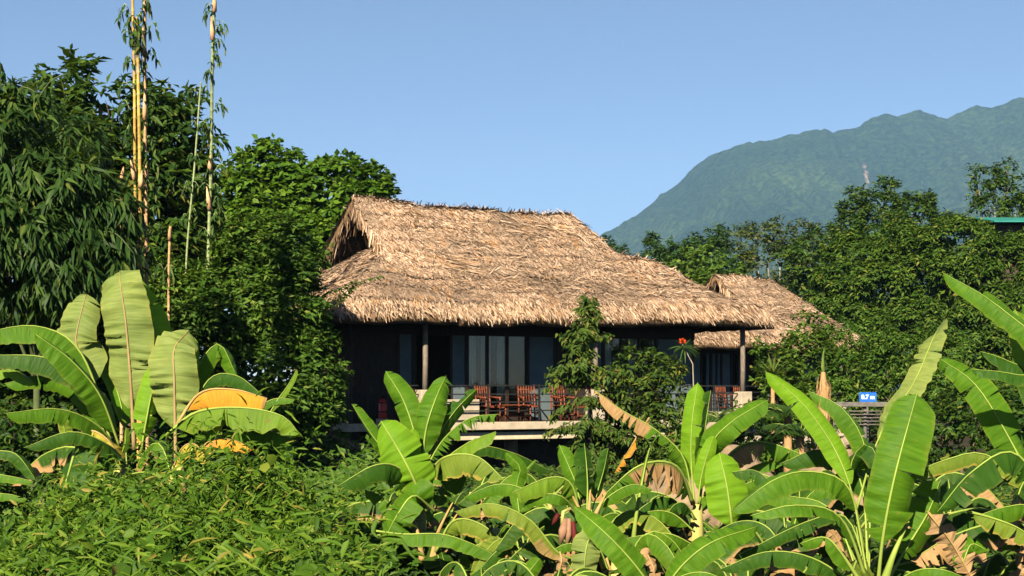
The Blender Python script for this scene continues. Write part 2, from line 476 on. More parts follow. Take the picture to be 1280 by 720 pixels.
n1 = node(t, 'ShaderNodeTexNoise'); n1.inputs['Scale'].default_value = 0.065; n1.inputs['Detail'].default_value = 8; n1.inputs['Roughness'].default_value = 0.65
t.links.new(tc.outputs['Object'], n1.inputs['Vector'])
n2 = node(t, 'ShaderNodeTexNoise'); n2.inputs['Scale'].default_value = 0.003; n2.inputs['Detail'].default_value = 4
t.links.new(tc.outputs['Object'], n2.inputs['Vector'])
c1 = ramp(t, [(0.36, (0.010, 0.030, 0.010)), (0.5, (0.035, 0.075, 0.02)), (0.64, (0.085, 0.13, 0.035))], n1.outputs[0])  # darkest stop paints the shaded gaps between the tree crowns
c2 = ramp(t, [(0.40, (0.40, 0.50, 0.52)), (0.55, (0.6, 0.64, 0.64)), (0.70, (1.0, 0.92, 0.78))], n2.outputs[0])
c = mixc(t, c1.outputs[0], c2.outputs[0], 1.0, 'MULTIPLY')
# bare landslide scars
def scar(c, px, py, rw, rh, colr, tilt=0.0):
    z0 = EYE + (HZ - py) / F * 4100; x0 = (px - 640) / F * 4100; rw *= 2; rh *= 2
    sp = node(t, 'ShaderNodeSeparateXYZ'); t.links.new(tc.outputs['Object'], sp.inputs[0])
    def m(op, a, bb, cc=None):
        q = node(t, 'ShaderNodeMath', operation=op)
        for i, v in enumerate((a, bb) if cc is None else (a, bb, cc)):
            if isinstance(v, (int, float)): q.inputs[i].default_value = v
            else: t.links.new(v, q.inputs[i])
        return q.outputs[0]
    dz = m('SUBTRACT', sp.outputs[2], z0)
    dx = m('SUBTRACT', m('SUBTRACT', sp.outputs[0], x0), m('MULTIPLY', dz, tilt))
    e = m('ADD', m('POWER', m('DIVIDE', dx, rw), 2.0), m('POWER', m('DIVIDE', dz, rh), 2.0))
    nn = node(t, 'ShaderNodeTexNoise'); nn.inputs['Scale'].default_value = 0.035; nn.inputs['Detail'].default_value = 4
    t.links.new(tc.outputs['Object'], nn.inputs['Vector'])
    e2 = m('ADD', e, m('MULTIPLY', m('SUBTRACT', nn.outputs[0], 0.5), 7.0))
    mr = node(t, 'ShaderNodeMapRange'); mr.inputs[1].default_value = 1.6; mr.inputs[2].default_value = 0.0
    t.links.new(e2, mr.inputs[0])
    return mixc(t, c, colr, mr.outputs[0])
c = scar(c, 1105, 204, 3.5, 22, (0.25, 0.18, 0.125), 0.35)
c = scar(c, 1103, 212, 1.6, 9, (0.36, 0.27, 0.21), 0.1)
t.links.new(c, b.inputs['Base Color'])
b.inputs['Roughness'].default_value = 0.95
b.inputs['Specular IOR Level'].default_value = 0.0
bp = node(t, 'ShaderNodeBump'); bp.inputs['Strength'].default_value = 1.0; bp.inputs['Distance'].default_value = 10.0
t.links.new(n1.outputs[0], bp.inputs['Height']); t.links.new(bp.outputs[0], b.inputs['Normal'])
o = mesh_obj('mountain', np_mesh('mountain', V, [Fq], True), mm)
tag(o, kind='structure')

# air: one even box of haze round everything
hz = MB().box(-4500, 5500, -500, 9500, -8, 1080).build('haze', None)
m = bpy.data.materials.new('haze'); m.use_nodes = True
t = m.node_tree
t.nodes.remove(t.nodes['Principled BSDF'])
pv = node(t, 'ShaderNodeVolumePrincipled')
pv.inputs['Color'].default_value = (0.34, 0.60, 1.0, 1)
pv.inputs['Density'].default_value = 0.00010
t.links.new(pv.outputs[0], t.nodes['Material Output'].inputs['Volume'])
hz.data.materials.append(m)
tag(hz, kind='stuff')

# ------------------------------------------------------------------ leaf builders
T4 = (np.array([[0, 0, 0], [0.42, 0.5, 0.10], [1, 0, -0.08], [0.42, -0.5, 0.10]]), [np.array([[0, 1, 2], [0, 2, 3]])])
T6 = (np.array([[0, 0, 0], [0.28, 0.46, 0.09], [0.28, -0.46, 0.09], [0.66, 0.40, 0.03], [0.66, -0.40, 0.03], [1, 0, -0.16], [0.3, 0, -0.02], [0.68, 0, -0.05]]),
      [np.array([[0, 1, 6], [0, 6, 2], [3, 5, 7], [4, 7, 5]]), np.array([[1, 3, 7, 6], [6, 7, 4, 2]])])
TL = (np.array([[0, 0, 0], [0.35, 0.5, 0.04], [0.35, -0.5, 0.04], [0.7, 0.34, -0.06], [0.7, -0.34, -0.06], [1, 0, -0.2]]),
      [np.array([[0, 1, 2], [3, 5, 4]]), np.array([[1, 3, 4, 2]])])

def leaves(name, P, D, N, L, W, mat, parent, tmpl=T4, origin=None, smooth=False):
    P = np.asarray(P); D = norm(np.asarray(D)); N = np.asarray(N)
    S = norm(np.cross(N, D)); N = np.cross(D, S)
    n = len(P)
    tv, tf = tmpl
    L = np.broadcast_to(L, (n,)); W = np.broadcast_to(W, (n,))
    V = (P[:, None, :] + D[:, None, :] * (tv[None, :, 0:1] * L[:, None, None]) + S[:, None, :] * (tv[None, :, 1:2] * W[:, None, None])
         + N[:, None, :] * (tv[None, :, 2:3] * L[:, None, None]))
    k = len(tv)
    V = V.reshape(-1, 3)
    if origin is not None: V = V - np.array(origin)[None, :]
    off = (np.arange(n) * k)
    faces = [(f[None, :, :] + off[:, None, None]).reshape(-1, f.shape[1]) for f in tf]
    return mesh_obj(name, np_mesh(name, V, faces, smooth), mat, parent)

def rdir(rng, n):
    v = rng.normal(size=(n, 3)); return norm(v)

def crown_points(rng, blobs, dens, lp, L, W, sub_k=14, sub_r=0.38, droop=0.35, tl=0.35, up=0.7, inner=0.35, fan=False, flat=1.0, tip=True):
    """leaf positions for a crown made of big lobes, each lobe carrying smaller clumps of twigs"""
    Ps, Ds, Ns, Ls = [], [], [], []
    C = np.array([b[0] for b in blobs]); Rr = np.array([b[1] for b in blobs])
    for bi in range(len(blobs)):
        c, r = C[bi], Rr[bi]
        rm = r.mean()
        k = max(5, int(sub_k * (1 + rng.normal() * 0.1)))
        d = rdir(rng, k * 2)
        d = d[(d[:, 1] < 0.45)][:k]
        sc = c + d * r * rng.uniform(0.62, 0.98, (len(d), 1))
        # drop clumps buried in another lobe
        keep = np.ones(len(sc), bool)
        for bj in range(len(blobs)):
            if bj != bi:
                q = (((sc - C[bj]) / Rr[bj]) ** 2).sum(1)
                keep &= q > 0.45
        sc, d = sc[keep], d[keep]
        for s, dd in zip(sc, d):
            sr = sub_r * rm * rng.uniform(0.65, 1.3)
            n = max(3, int(dens * 4 * PI * sr * sr * 0.6))
            o = norm(rdir(rng, n) + dd * 0.75 + np.array([0, -0.15, 0.25]))
            tp = s + o * sr * np.array([1, 1, flat]) * rng.uniform(0.55, 1.06, (n, 1))
            td = norm(o + dd * 0.35 + rng.normal(size=(n, 3)) * 0.35 + np.array([0, 0, -droop * 0.6]))
            for j in range(lp):
                a = (j + 0.5) / lp
                if fan: base = tp + td * tl * 0.9; 
                else: base = tp + td * (tl * a)[..., None] if hasattr(a, 'shape') else tp + td * (tl * a)
                side = norm(np.cross(td, np.array([0, 0, 1.0])) + 1e-3)
                sg = 1 if j % 2 else -1
                if fan:
                    an = (a - 0.5) * 2.2
                    ld = td * math.cos(an) + side * math.sin(an) + rng.normal(size=(n, 3)) * 0.22 + np.array([0, 0, -droop])
                else:
                    ld = td * 0.55 + side * sg * 0.8 + rng.normal(size=(n, 3)) * 0.38 + np.array([0, 0, -droop])
                Ps.append(base + rng.normal(size=(n, 3)) * 0.02)
                Ds.append(norm(ld))
                Ns.append(norm(o * 0.7 + np.array([0, 0, up]) + rng.normal(size=(n, 3)) * 0.4))
                Ls.append(L * rng.uniform(0.65, 1.25, n))
        # leaves inside the lobe, so that it is not hollow
        n = int(inner * dens * lp * 4 * PI * (r[0] * r[2]) * 0.35)
        if n:
            q = rdir(rng, n) * rng.uniform(0.15, 0.85, (n, 1)) ** 0.6
            Ps.append(c + q * r); Ds.append(norm(rdir(rng, n) + np.array([0, 0, -droop])))
            Ns.append(norm(rdir(rng, n) + np.array([0, 0, 0.6]))); Ls.append(L * 1.25 * rng.uniform(0.8, 1.3, n))
    P = np.concatenate(Ps); D = np.concatenate(Ds); N = np.concatenate(Ns); L_ = np.concatenate(Ls)
    return P, D, N, L_, L_ * (W / L) * rng.uniform(0.8, 1.2, len(L_))

def px_blobs(lst, D):
    out = []
    for b in lst:
        x, y, rx, ry = b[:4]
        dd = b[4] if len(b) > 4 else 0.0
        d = D + dd
        c = at(x, y, d)
        rxm = rx / F * d; rym = ry / F * d
        out.append((np.array(c), np.array([rxm, max(rxm, rym) * 0.85, rym])))
    return out

def limbs(root, base, blobs, r0, mat, fork=0.45, extra=None):
    """tapered trunk with a limb to each lobe; root-local"""
    rl = Vector(root.location)
    tops = [Vector(b[0]) - rl for b in blobs]
    cz = sum((t for t in tops), Vector()) / len(tops)
    b = Vector(base) - rl
    fk = b.lerp(cz, fork); fk.x = b.x * 0.6 + cz.x * 0.4
    mb = MB()
    mid = b.lerp(fk, 0.5) + Vector((r0 * 0.6, 0, 0))
    mb.tube([b, mid, fk], [r0 * 1.25, r0 * 0.95, r0 * 0.75], 8)
    tr = mb.build('trunk', mat, root, True)
    mb = MB()
    for tp in tops:
        m1 = fk.lerp(tp, 0.5) + Vector((0, 0, -0.12 * (tp - fk).length * 0.5))
        mb.tube([fk, m1, tp], [r0 * 0.55, r0 * 0.35, r0 * 0.12], 6)
        rr = min((tp - fk).length * 0.45, float(blobs[tops.index(tp)][1].min()) * 0.75)
        for k in range(4):
            rnd = Vector((random.uniform(-1, 1), random.uniform(-1, 0.3), random.uniform(-0.1, 1))) * rr
            mb.tube([m1.lerp(tp, 0.6), tp + rnd * 0.5, tp + rnd], [r0 * 0.16, r0 * 0.1, r0 * 0.04], 5)
    mb.build('limbs', mat, root, True)

def tree(name, label, cat, D, blobs, L, W, dens, lp, mat, seed, trunk_x=None, r0=0.12, bark='bark', group=None, tmpl=T4, **kw):
    random.seed(seed)
    rng = np.random.default_rng(seed)
    bl = px_blobs(blobs, D)
    bx = trunk_x if trunk_x is not None else blobs[0][0]
    base = at(bx, 0, D)
    zg = float(bank_h(np.array([base.x]), np.array([D]))[0])
    base.z = zg
    root = empty(name, base, label, cat, group)
    P, Dv, N, Ls, Ws = crown_points(rng, bl, dens, lp, L, W, **kw)
    keep = P[:, 2] > zg + 0.02
    P, Dv, N, Ls, Ws = P[keep], Dv[keep], N[keep], Ls[keep], Ws[keep]
    leaves('crown', P, Dv, N, Ls, Ws, M[mat], root, tmpl, base)
    limbs(root, base - Vector((0, 0, 0.1)), bl, r0, M[bark])
    return root

# ------------------------------------------------------------------ thatched houses
def strips(rng, P, d, n, L, W, lift, name, mat, parent, sag=0.0):
    """thatch: bent straps lying down the slope with their lower ends lifted"""
    d = norm(d); s = norm(np.cross(n, d)); k = len(P)
    L = L[:, None]; W = W[:, None]; lift = lift[:, None]
    tw = rng.normal(size=(k, 1)) * 0.35
    s = norm(s + n * tw)
    a = P - d * L * 0.5
    m = P + n * lift * 0.55
    e = P + d * L * 0.5 + n * lift + np.array([0, 0, -1.0]) * (sag * L)
    V = np.stack([a + s * W * 0.4, a - s * W * 0.4, m + s * W * 0.5, m - s * W * 0.5, e + s * W * 0.16, e - s * W * 0.16], 1).reshape(-1, 3)
    o = np.arange(k) * 6
    q = np.concatenate([np.stack([o, o + 1, o + 3, o + 2], 1), np.stack([o + 2, o + 3, o + 5, o + 4], 1)])
    ob = mesh_obj(name, np_mesh(name, V, [q]), mat, parent)
    ob['kind'] = 'stuff'
    return ob

def slab(zf, s0, s1, t0, t1, ds, dt, thick, name, mat, parent, skew=None):
    s = np.linspace(s0, s1, max(2, int((s1 - s0) / ds) + 1)); tt = np.linspace(t0, t1, max(2, int((t1 - t0) / dt) + 1))
    V, Fq = grid(s, tt, zf)
    if skew is not None: V[:, 0] += skew(V[:, 1]) * (s1 - V[:, 0]) / (s1 - s0)
    V2 = V.copy(); V2[:, 2] -= thick
    nv = len(V); ns, nt_ = len(s), len(tt)
    ring = list(range(ns)) + [ns * j + ns - 1 for j in range(1, nt_)] + [ns * (nt_ - 1) + i for i in range(ns - 2, -1, -1)] + [ns * j for j in range(nt_ - 2, 0, -1)]
    side = np.array([[ring[i], ring[i] + nv, ring[(i + 1) % len(ring)] + nv, ring[(i + 1) % len(ring)]] for i in range(len(ring))])
    return mesh_obj(name, np_mesh(name, np.concatenate([V, V2]), [Fq, Fq[:, ::-1] + nv, side], False), mat, parent)

class Roof:
    def __init__(self, ln, dp, ze, zr, sg, zsk, Rf, seed, rise=0.0):
        self.ln, self.dp, self.ze, self.zr, self.sg, self.zsk, self.Rf, self.rise = ln, dp, ze, zr, sg, zsk, Rf, rise
        self.seed = seed
    def edge(self, q):
        # q: distance in from the eave -> height above eave bottom; steep shaggy course then the even slope
        # (a flared skirt below the steeper upper slope)
        h, q1, s1 = 0.46, 1.55, 0.70
        z1 = h + (q1 - 0.32) * s1
        sl = (self.zr - self.ze - z1) / (self.dp / 2 - q1)
        k = 0.5 + 0.5 * np.tanh((q - q1) * 4)
        return np.where(q < 0.32, q * (h / 0.32), (h + (q - 0.32) * s1) * (1 - k) + (z1 + (q - q1) * sl) * k)
    def lumps(self, s, t):
        return (fbm(s * 0.9 + 5, t * 0.9 + 9, 3, self.seed) - 0.45) * 0.20 + (fbm(s * 3.1, t * 3.1, 2, self.seed + 9) - 0.37) * 0.07
    def front(self, s, t):
        sagr = -0.10 * np.sin(np.clip((s - 2) / (self.ln - 4), 0, 1) * PI) * np.clip(t / 3.5, 0, 1)
        return self.ze + self.rise * s / self.ln + self.edge(t) + sagr
    def back(self, s, t):
        return self.ze + self.edge(self.dp - t)
    def body(self, s, t):
        z = np.minimum(np.minimum(self.front(s, t), self.back(s, t)), self.Rf(s))
        e = self.ze + self.rise + np.where(self.ln - s < 0.32, (self.ln - s) * (0.48 / 0.32), 9)
        z = np.minimum(z, e)
        return z + self.lumps(s, t)
    def skirt(self, s, t):
        z = np.minimum(self.front(s, t), self.back(s, t))
        l = np.where(s < 0.32, s * (0.48 / 0.32), 0.48 + (s - 0.32) * (self.zsk - self.ze - 0.48) / (self.sg + 0.5 - 0.32)) + self.ze
        l = np.minimum(l, self.zsk)
        return np.minimum(z, l) + self.lumps(s, t)
    def gslope(self, s, t):
        return np.minimum(self.front(s, t), self.back(s, t)) + self.lumps(s, t) + 0.05

def build_roof(root, rf, seed, dens=1.0):
    rng = np.random.default_rng(seed)
    holder = slab(rf.body, rf.sg + 1.45, rf.ln, 0, rf.dp, 0.22, 0.14, 0.22, 'roof', M['thatch_core'], root)
    slab(rf.skirt, 0, rf.sg + 1.5, 0, rf.dp, 0.14, 0.14, 0.2, 'roof_skirt', M['thatch_core'], holder)
    tf = rf.tfoot
    slab(rf.gslope, rf.sg, rf.sg + 1.6, tf, rf.dp - tf, 0.2, 0.12, 0.16, 'gablet_roof', M['thatch_core'], holder, rf.skew)
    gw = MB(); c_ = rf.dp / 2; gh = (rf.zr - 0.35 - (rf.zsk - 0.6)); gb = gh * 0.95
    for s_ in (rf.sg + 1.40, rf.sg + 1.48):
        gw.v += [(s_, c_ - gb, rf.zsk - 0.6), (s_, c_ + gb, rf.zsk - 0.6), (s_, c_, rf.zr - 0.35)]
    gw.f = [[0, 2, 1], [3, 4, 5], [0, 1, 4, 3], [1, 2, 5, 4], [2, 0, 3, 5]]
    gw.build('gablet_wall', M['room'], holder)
    def samp(fn, n, s0, s1, t0, t1):
        s = rng.uniform(s0, s1, n); t = rng.uniform(t0, t1, n)
        e = 0.06
        z = fn(s, t)
        gs = (fn(s + e, t) - fn(s - e, t)) / (2 * e); gt = (fn(s, t + e) - fn(s, t - e)) / (2 * e)
        gs = np.clip(gs, -2.2, 2.2); gt = np.clip(gt, -2.2, 2.2)
        nn = norm(np.stack([-gs, -gt, np.ones(n)], 1))
        dd = np.stack([-gs, -gt, -(gs * gs + gt * gt)], 1)
        dd = norm(dd + 1e-4)
        return np.stack([s, t, z], 1), nn, dd
    def lay(name, fn, n, s0, s1, t0, t1, mat, lmin=0.14, lmax=0.40, wmin=0.012, wmax=0.042, jit=0.2, sag=0.0, lift=(0.02, 0.08), off=0.015, filt=None, skew=None, crs=0.042):
        P, nn, dd = samp(fn, n, s0, s1, t0, t1)
        if filt is not None:
            k = filt(P); P, nn, dd = P[k], nn[k], dd[k]
        n = len(P)
        if skew is not None: P[:, 0] += skew(P[:, 1]) * (s1 - P[:, 0]) / (s1 - s0)
        sd = np.cross(nn, dd)
        # the lie of the straw drifts over the roof
        drift = (fbm(P[:, 0] * 0.8 + 3, P[:, 1] * 0.8, 2, seed + 4) - 0.37) * 0.7
        ang = rng.normal(size=n) * jit + np.where(rng.random(n) < 0.1, rng.normal(size=n) * 0.7, 0) + drift
        dd = dd * np.cos(ang)[:, None] + sd * np.sin(ang)[:, None]
        cz = P[:, 2] / 0.36 + fbm(P[:, 0] * 0.7, P[:, 1] * 0.7, 2, seed + 6) * 1.2
        cz = 1 - (cz - np.floor(cz))
        return strips(rng, P + nn * (off + crs * cz)[:, None], dd, nn, rng.uniform(lmin, lmax, n) * (1 + (fbm(P[:, 0] * 2.3, P[:, 1] * 2.3, 2, seed + 8) - 0.37) * 1.1), rng.uniform(wmin, wmax, n), rng.uniform(*lift, n), name, mat, holder, sag)
    A = rf.ln * rf.dp
    lay('thatch', rf.body, int(1900 * A * 0.75 * dens), rf.sg + 1.3, rf.ln - 0.1, 0.3, rf.dp * 0.72, M['thatch'])
    lay('thatch', rf.skirt, int(1700 * (rf.sg + 1.5) * rf.dp * dens), 0.25, rf.sg + 1.4, 0.3, rf.dp, M['thatch'])
    lay('thatch', rf.gslope, int(2000 * 1.8 * (rf.dp - 2 * tf) * dens), rf.sg - 0.04, rf.sg + 1.7, tf - 0.1, rf.dp - tf + 0.1, M['thatch'], skew=rf.skew)
    # loose straw standing off the slope
    lay('thatch', rf.body, int(22 * A * dens), rf.sg + 1.0, rf.ln - 0.3, 0.5, rf.dp * 0.6, M['fringe'], 0.2, 0.45, 0.015, 0.035, 0.8, 0.0, (0.08, 0.2), 0.03)
    # shaggy eave courses
    ntl = int(330 * rf.ln * dens)
    lay('eave_fringe', rf.body, ntl, rf.sg + 1.0, rf.ln - 0.02, -0.02, 0.27, M['fringe'], 0.16, 0.38, 0.014, 0.042, 0.26, 0.10, (0.02, 0.13), 0.02)
    lay('eave_fringe', rf.skirt, int(300 * (rf.sg + 1.2) * dens), 0.0, rf.sg + 1.2, -0.02, 0.27, M['fringe'], 0.16, 0.38, 0.014, 0.042, 0.26, 0.10, (0.02, 0.13), 0.02)
    lay('eave_fringe', rf.skirt, int(280 * rf.dp * dens), 0.0, 0.5, 0.0, rf.dp, M['fringe'], 0.22, 0.5, 0.016, 0.045, 0.24, 0.16, (0.02, 0.13), 0.02)
    lay('eave_fringe', rf.body, int(250 * rf.dp * dens), rf.ln - 0.5, rf.ln, 0.0, rf.dp, M['fringe'], 0.22, 0.5, 0.016, 0.045, 0.24, 0.16, (0.02, 0.13), 0.02)
    # straps hanging from the rakes of the open gablet
    for (t0, t1, kk) in ((tf - 0.15, rf.dp / 2, 420), (rf.dp / 2, rf.dp - tf + 0.1, 420)):
        n = int(kk * dens * rf.hang)
        t = rng.uniform(t0, t1, n); s = rf.sg + rng.normal(size=n) * 0.05 + 0.03 + rng.uniform(0, 0.35, n) * (t > rf.dp / 2)
        z = rf.gslope(s, t) - rng.uniform(0.0, 0.12, n)
        s = s + rf.skew(t)
        sg_ = -1.0 if t0 < rf.dp / 2 - 0.3 else 1.0
        d = np.stack([rng.normal(size=n) * 0.12 - 0.04, sg_ * rng.uniform(0.1, 0.55, n), -np.ones(n)], 1)
        nn = norm(np.stack([-np.ones(n), np.full(n, sg_ * 0.3) , np.full(n, 0.15)], 1))
        P = np.stack([s, t, z], 1) + norm(d) * 0.14
        strips(rng, P, d, nn, rng.uniform(0.3, 0.7, n), rng.uniform(0.03, 0.06, n), rng.uniform(0.0, 0.06, n), 'gablet_fringe', M['fringe'], holder)
    return holder

TH1 = R(28)
def main_right(s):
    return np.interp(s, [0, 8.55, 8.7, 9.06, 9.29, 9.6, 10.3, 10.85, 11.43, 11.7, 12.2, 12.7, 13.6], [8.6, 7.7, 7.46, 6.98, 6.58, 6.16, 6.06, 5.93, 5.58, 5.28, 4.93, 4.72, 4.5])
house = empty('thatched_house', (-4.37, 35.0, 0), 'large thatched house on stilts with open gablet, veranda and shaggy eaves, nearest the camera', 'house', 'thatched houses', TH1)
rf = Roof(13.6, 7.0, 4.10, 7.40, 1.95, 6.02, main_right, 21, rise=0.12)
rf.hang = 1.0
rf.tfoot = 1.25
rf.skew = lambda t: (3.5 - t) * 0.24 - 0.08
roof1 = build_roof(house, rf, 31)

# ridge capping and the torn slip of thatch near the ridge
rng = np.random.default_rng(77)
n = 900
s = rng.uniform(1.9, 8.9, n); tq = 3.5 + rng.normal(size=n) * 0.16
z = rf.gslope(s, tq) + 0.035
d = np.stack([rng.normal(size=n) * 0.7, np.where(tq < 3.5, -1, 1) * rng.uniform(0.6, 1.2, n), -rng.uniform(0.5, 1.0, n)], 1)
nn = np.tile(np.array([[0, -0.25, 1.0]]), (n, 1))
strips(rng, np.stack([s, tq, z], 1), d, norm(nn), rng.uniform(0.2, 0.45, n), rng.uniform(0.015, 0.035, n), rng.uniform(0, 0.03, n), 'ridge_cap', M['thatch'], roof1)
def slip(s0, t0, ln, wd, dens, seed):
    rng = np.random.default_rng(seed)
    n = dens
    a = rng.uniform(0, 1, n); w = rng.normal(size=n) * wd
    s = s0 + a * ln; t = t0 - a * ln * 0.35 + w
    z = rf.front(s, t) + rf.lumps(s, t) + 0.10 + rng.uniform(0, 0.06, n)
    d = np.stack([np.full(n, 1.0) + rng.normal(size=n) * 0.15, np.full(n, -0.35) + rng.normal(size=n) * 0.1, np.full(n, -0.35)], 1)
    strips(rng, np.stack([s, t, z], 1), d, norm(np.tile(np.array([[0, -0.7, 0.7]]), (n, 1))), rng.uniform(0.25, 0.5, n), rng.uniform(0.015, 0.04, n), rng.uniform(0.02, 0.1, n), 'loose_thatch', M['fringe'], roof1)
slip(7.3, 3.15, 1.1, 0.06, 110, 5)
slip(6.3, 3.0, 0.7, 0.12, 60, 6)
slip(3.9, 1.7, 0.8, 0.12, 90, 7)

DECK = 1.395
def wavy(name, parent, mat, s0, s1, t0, z0, z1, amp=0.035, waves=7):
    s = np.linspace(s0, s1, waves * 8)
    w = np.sin(np.linspace(0, waves * 2 * PI, len(s))) * amp
    V = np.concatenate([np.stack([s, t0 + w, np.full(len(s), z0)], 1), np.stack([s, t0 + w * 0.7, np.full(len(s), z1)], 1)])
    k = len(s); i = np.arange(k - 1)
    o = mesh_obj(name, np_mesh(name, V, [np.stack([i, i + 1, i + 1 + k, i + k], 1)], True), mat, parent)
    md = o.modifiers.new('solid', 'SOLIDIFY'); md.thickness = 0.006
    return o

# --- deck, beams, piles
pbox('deck_slab', house, M['concrete'], 0.5, 13.2, 0.42, 6.6, DECK - 0.20, DECK, 0.015)
pbox('bounce_cut_sheet', house, M['floor'], 0.75, 13.0, 0.86, 6.5, DECK - 0.02, DECK + 0.004)  # dark sheet added over the slab to cut light bounced into the veranda
pbox('edge_beam', house, M['beam'], 2.6, 12.9, 0.62, 0.86, DECK - 0.47, DECK - 0.27, 0.012)
for s_ in (2.9, 6.3, 9.6, 12.6):
    for t_ in (2.6, 5.9):
        pbox('pile', house, M['concrete'], s_ - 0.15, s_ + 0.15, t_ - 0.15 + 0.02, t_ + 0.15, -0.2, DECK - 0.203)
pbox('foundation_wall', house, M['shade_masonry'], 0.9, 12.9, 3.2, 6.3, -0.2, DECK - 0.205)
pbox('joist', house, M['wood_dark'], 2.7, 12.8, 0.70, 0.80, DECK - 0.267, DECK - 0.203)

# --- facade of the veranda, local depth 1.9
FT = 1.9
ZC = 3.95
def panel(parent, mat, s0, s1, z0=DECK, z1=ZC, t=FT):
    return pbox('wall_panel', parent, mat, s0, s1, t, t + 0.08, z0, z1, 0.004)
def stile(parent, s0, z0=DECK, z1=ZC, w=0.07, t=FT):
    return pbox('frame_post', parent, M['wood_dark'], s0 - w / 2, s0 + w / 2, t - 0.03, t + 0.10, z0, z1)
panel(house, M['wood_dark'], 1.3, 2.5)
panel(house, M['panel'], 2.56, 2.92)
panel(house, M['panel'], 4.12, 4.50)
panel(house, M['panel'], 6.50, 7.28)
panel(house, M['panel'], 8.42, 8.86)
panel(house, M['panel'], 10.80, 12.0)
for s_ in (1.26, 2.53, 2.96, 4.08, 4.54, 6.46, 7.32, 8.38, 8.90, 10.76, 12.04):
    stile(house, s_)
pbox('lintel', house, M['wood_dark'], 1.2, 12.1, FT - 0.04, FT + 0.11, ZC - 0.22, ZC + 0.06)
def glazing(parent, s0, s1, curt, z0=DECK, z1=ZC - 0.22, t=FT):
    d = bpy.data.objects.new('sliding_door', None); link(d, parent)
    n = 3
    for i in range(n):
        a = s0 + (s1 - s0) * i / n; e = s0 + (s1 - s0) * (i + 1) / n
        pbox('door_stile', d, M['wood_dark'], a + 0.003, a + 0.05, t, t + 0.05, z0, z1)
        pbox('door_stile', d, M['wood_dark'], e - 0.05, e - 0.003, t, t + 0.05, z0, z1)
        pbox('door_rail', d, M['wood_dark'], a + 0.051, e - 0.051, t + 0.004, t + 0.046, z0 + 0.004, z0 + 0.10)
        pbox('glass', d, M['glass'], a + 0.051, e - 0.051, t + 0.02, t + 0.028, z0 + 0.101, z1)
    for (a, e) in curt:
        wavy('curtain', d, M['curtain'], a, e, t + 0.16, z0 + 0.03, z1, 0.03, max(3, int((e - a) * 12)))
gm, t, b, out = new_mat('window_glass')
b.inputs['Base Color'].default_value = (0.9, 0.95, 0.95, 1); b.inputs['Roughness'].default_value = 0.03
tr = node(t, 'ShaderNodeBsdfTransparent'); tr.inputs[0].default_value = (0.93, 0.96, 0.95, 1)
fr = node(t, 'ShaderNodeFresnel'); fr.inputs[0].default_value = 1.45
gl = node(t, 'ShaderNodeBsdfGlossy'); gl.inputs['Roughness'].default_value = 0.03
mx = node(t, 'ShaderNodeMixShader')
t.links.new(fr.outputs[0], mx.inputs[0]); t.links.new(tr.outputs[0], mx.inputs[1]); t.links.new(gl.outputs[0], mx.inputs[2])
t.links.new(mx.outputs[0], out.inputs[0])
M['glass'] = gm
glazing(house, 4.58, 6.42, [(4.62, 4.92), (5.08, 5.38), (5.58, 5.92)])
glazing(house, 8.94, 10.72, [(9.0, 9.3), (9.9, 10.3)])
# open door leaf and room behind
pbox('door', house, M['wood_dark'], 3.02, 3.07, FT + 0.02, FT + 0.92, DECK + 0.01, ZC - 0.22)
pbox('door', house, M['wood_dark'], 7.36, 8.34, FT + 0.02, FT + 0.06, DECK + 0.01, ZC - 0.22)
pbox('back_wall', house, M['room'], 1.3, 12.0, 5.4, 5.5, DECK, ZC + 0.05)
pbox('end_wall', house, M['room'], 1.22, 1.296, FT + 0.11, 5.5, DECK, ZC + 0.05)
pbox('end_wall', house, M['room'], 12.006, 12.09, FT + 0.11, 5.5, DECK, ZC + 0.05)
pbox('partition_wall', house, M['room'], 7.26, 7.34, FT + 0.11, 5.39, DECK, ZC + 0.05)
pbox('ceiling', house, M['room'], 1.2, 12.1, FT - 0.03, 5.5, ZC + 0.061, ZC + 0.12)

# --- posts on pedestals
def post(parent, s_, t_, z0, z1, ped=0.55, w=0.075, pw=0.2):
    p = MB().tube([(s_, t_, z0 + ped), (s_ + 0.01, t_, (z0 + z1) / 2), (s_, t_, z1)], [w, w * 0.95, w], 10).build('post', M['post'], parent, True)
    pbox('pedestal', parent, M['concrete'], s_ - pw, s_ + pw, t_ - pw, t_ + pw, z0 + 0.002, z0 + ped, 0.02)
for s_ in (2.75, 7.9, 12.95):
    post(house, s_, 0.66, DECK, 4.35, 0.86 if s_ < 12 else 0.8)
post(house, 12.95, 5.9, DECK, 4.3)
pbox('eave_beam', house, M['wood_dark'], 0.6, 13.1, 0.60, 0.72, 4.20, 4.34)
# --- railing
def railing(parent, s0, s1, t_, z0, posts, rails=(0.30, 0.53, 0.74, 0.97)):
    r = bpy.data.objects.new('railing', None); link(r, parent)
    for h in rails:
        pbox('rail', r, M['black_metal'], s0, s1, t_ - 0.016, t_ + 0.016, z0 + h - 0.016, z0 + h + 0.016)
    for s_ in posts:
        pbox('baluster', r, M['black_metal'], s_ - 0.022, s_ + 0.022, t_ - 0.022, t_ + 0.022, z0 + 0.002, z0 + rails[-1] + 0.03)
railing(house, 2.96, 7.68, 0.60, DECK, (4.55, 6.1, 7.66))
railing(house, 8.12, 12.72, 0.60, DECK, (9.6, 11.2))
railing(house, 0.62, 2.53, 0.60, DECK, (0.64, 1.15, 1.7, 2.2))
# low wall between veranda and stair at the left
pbox('low_wall', house, M['concrete'], 3.4, 4.6, 1.2, 1.32, DECK + 0.006, DECK + 0.6, 0.01)

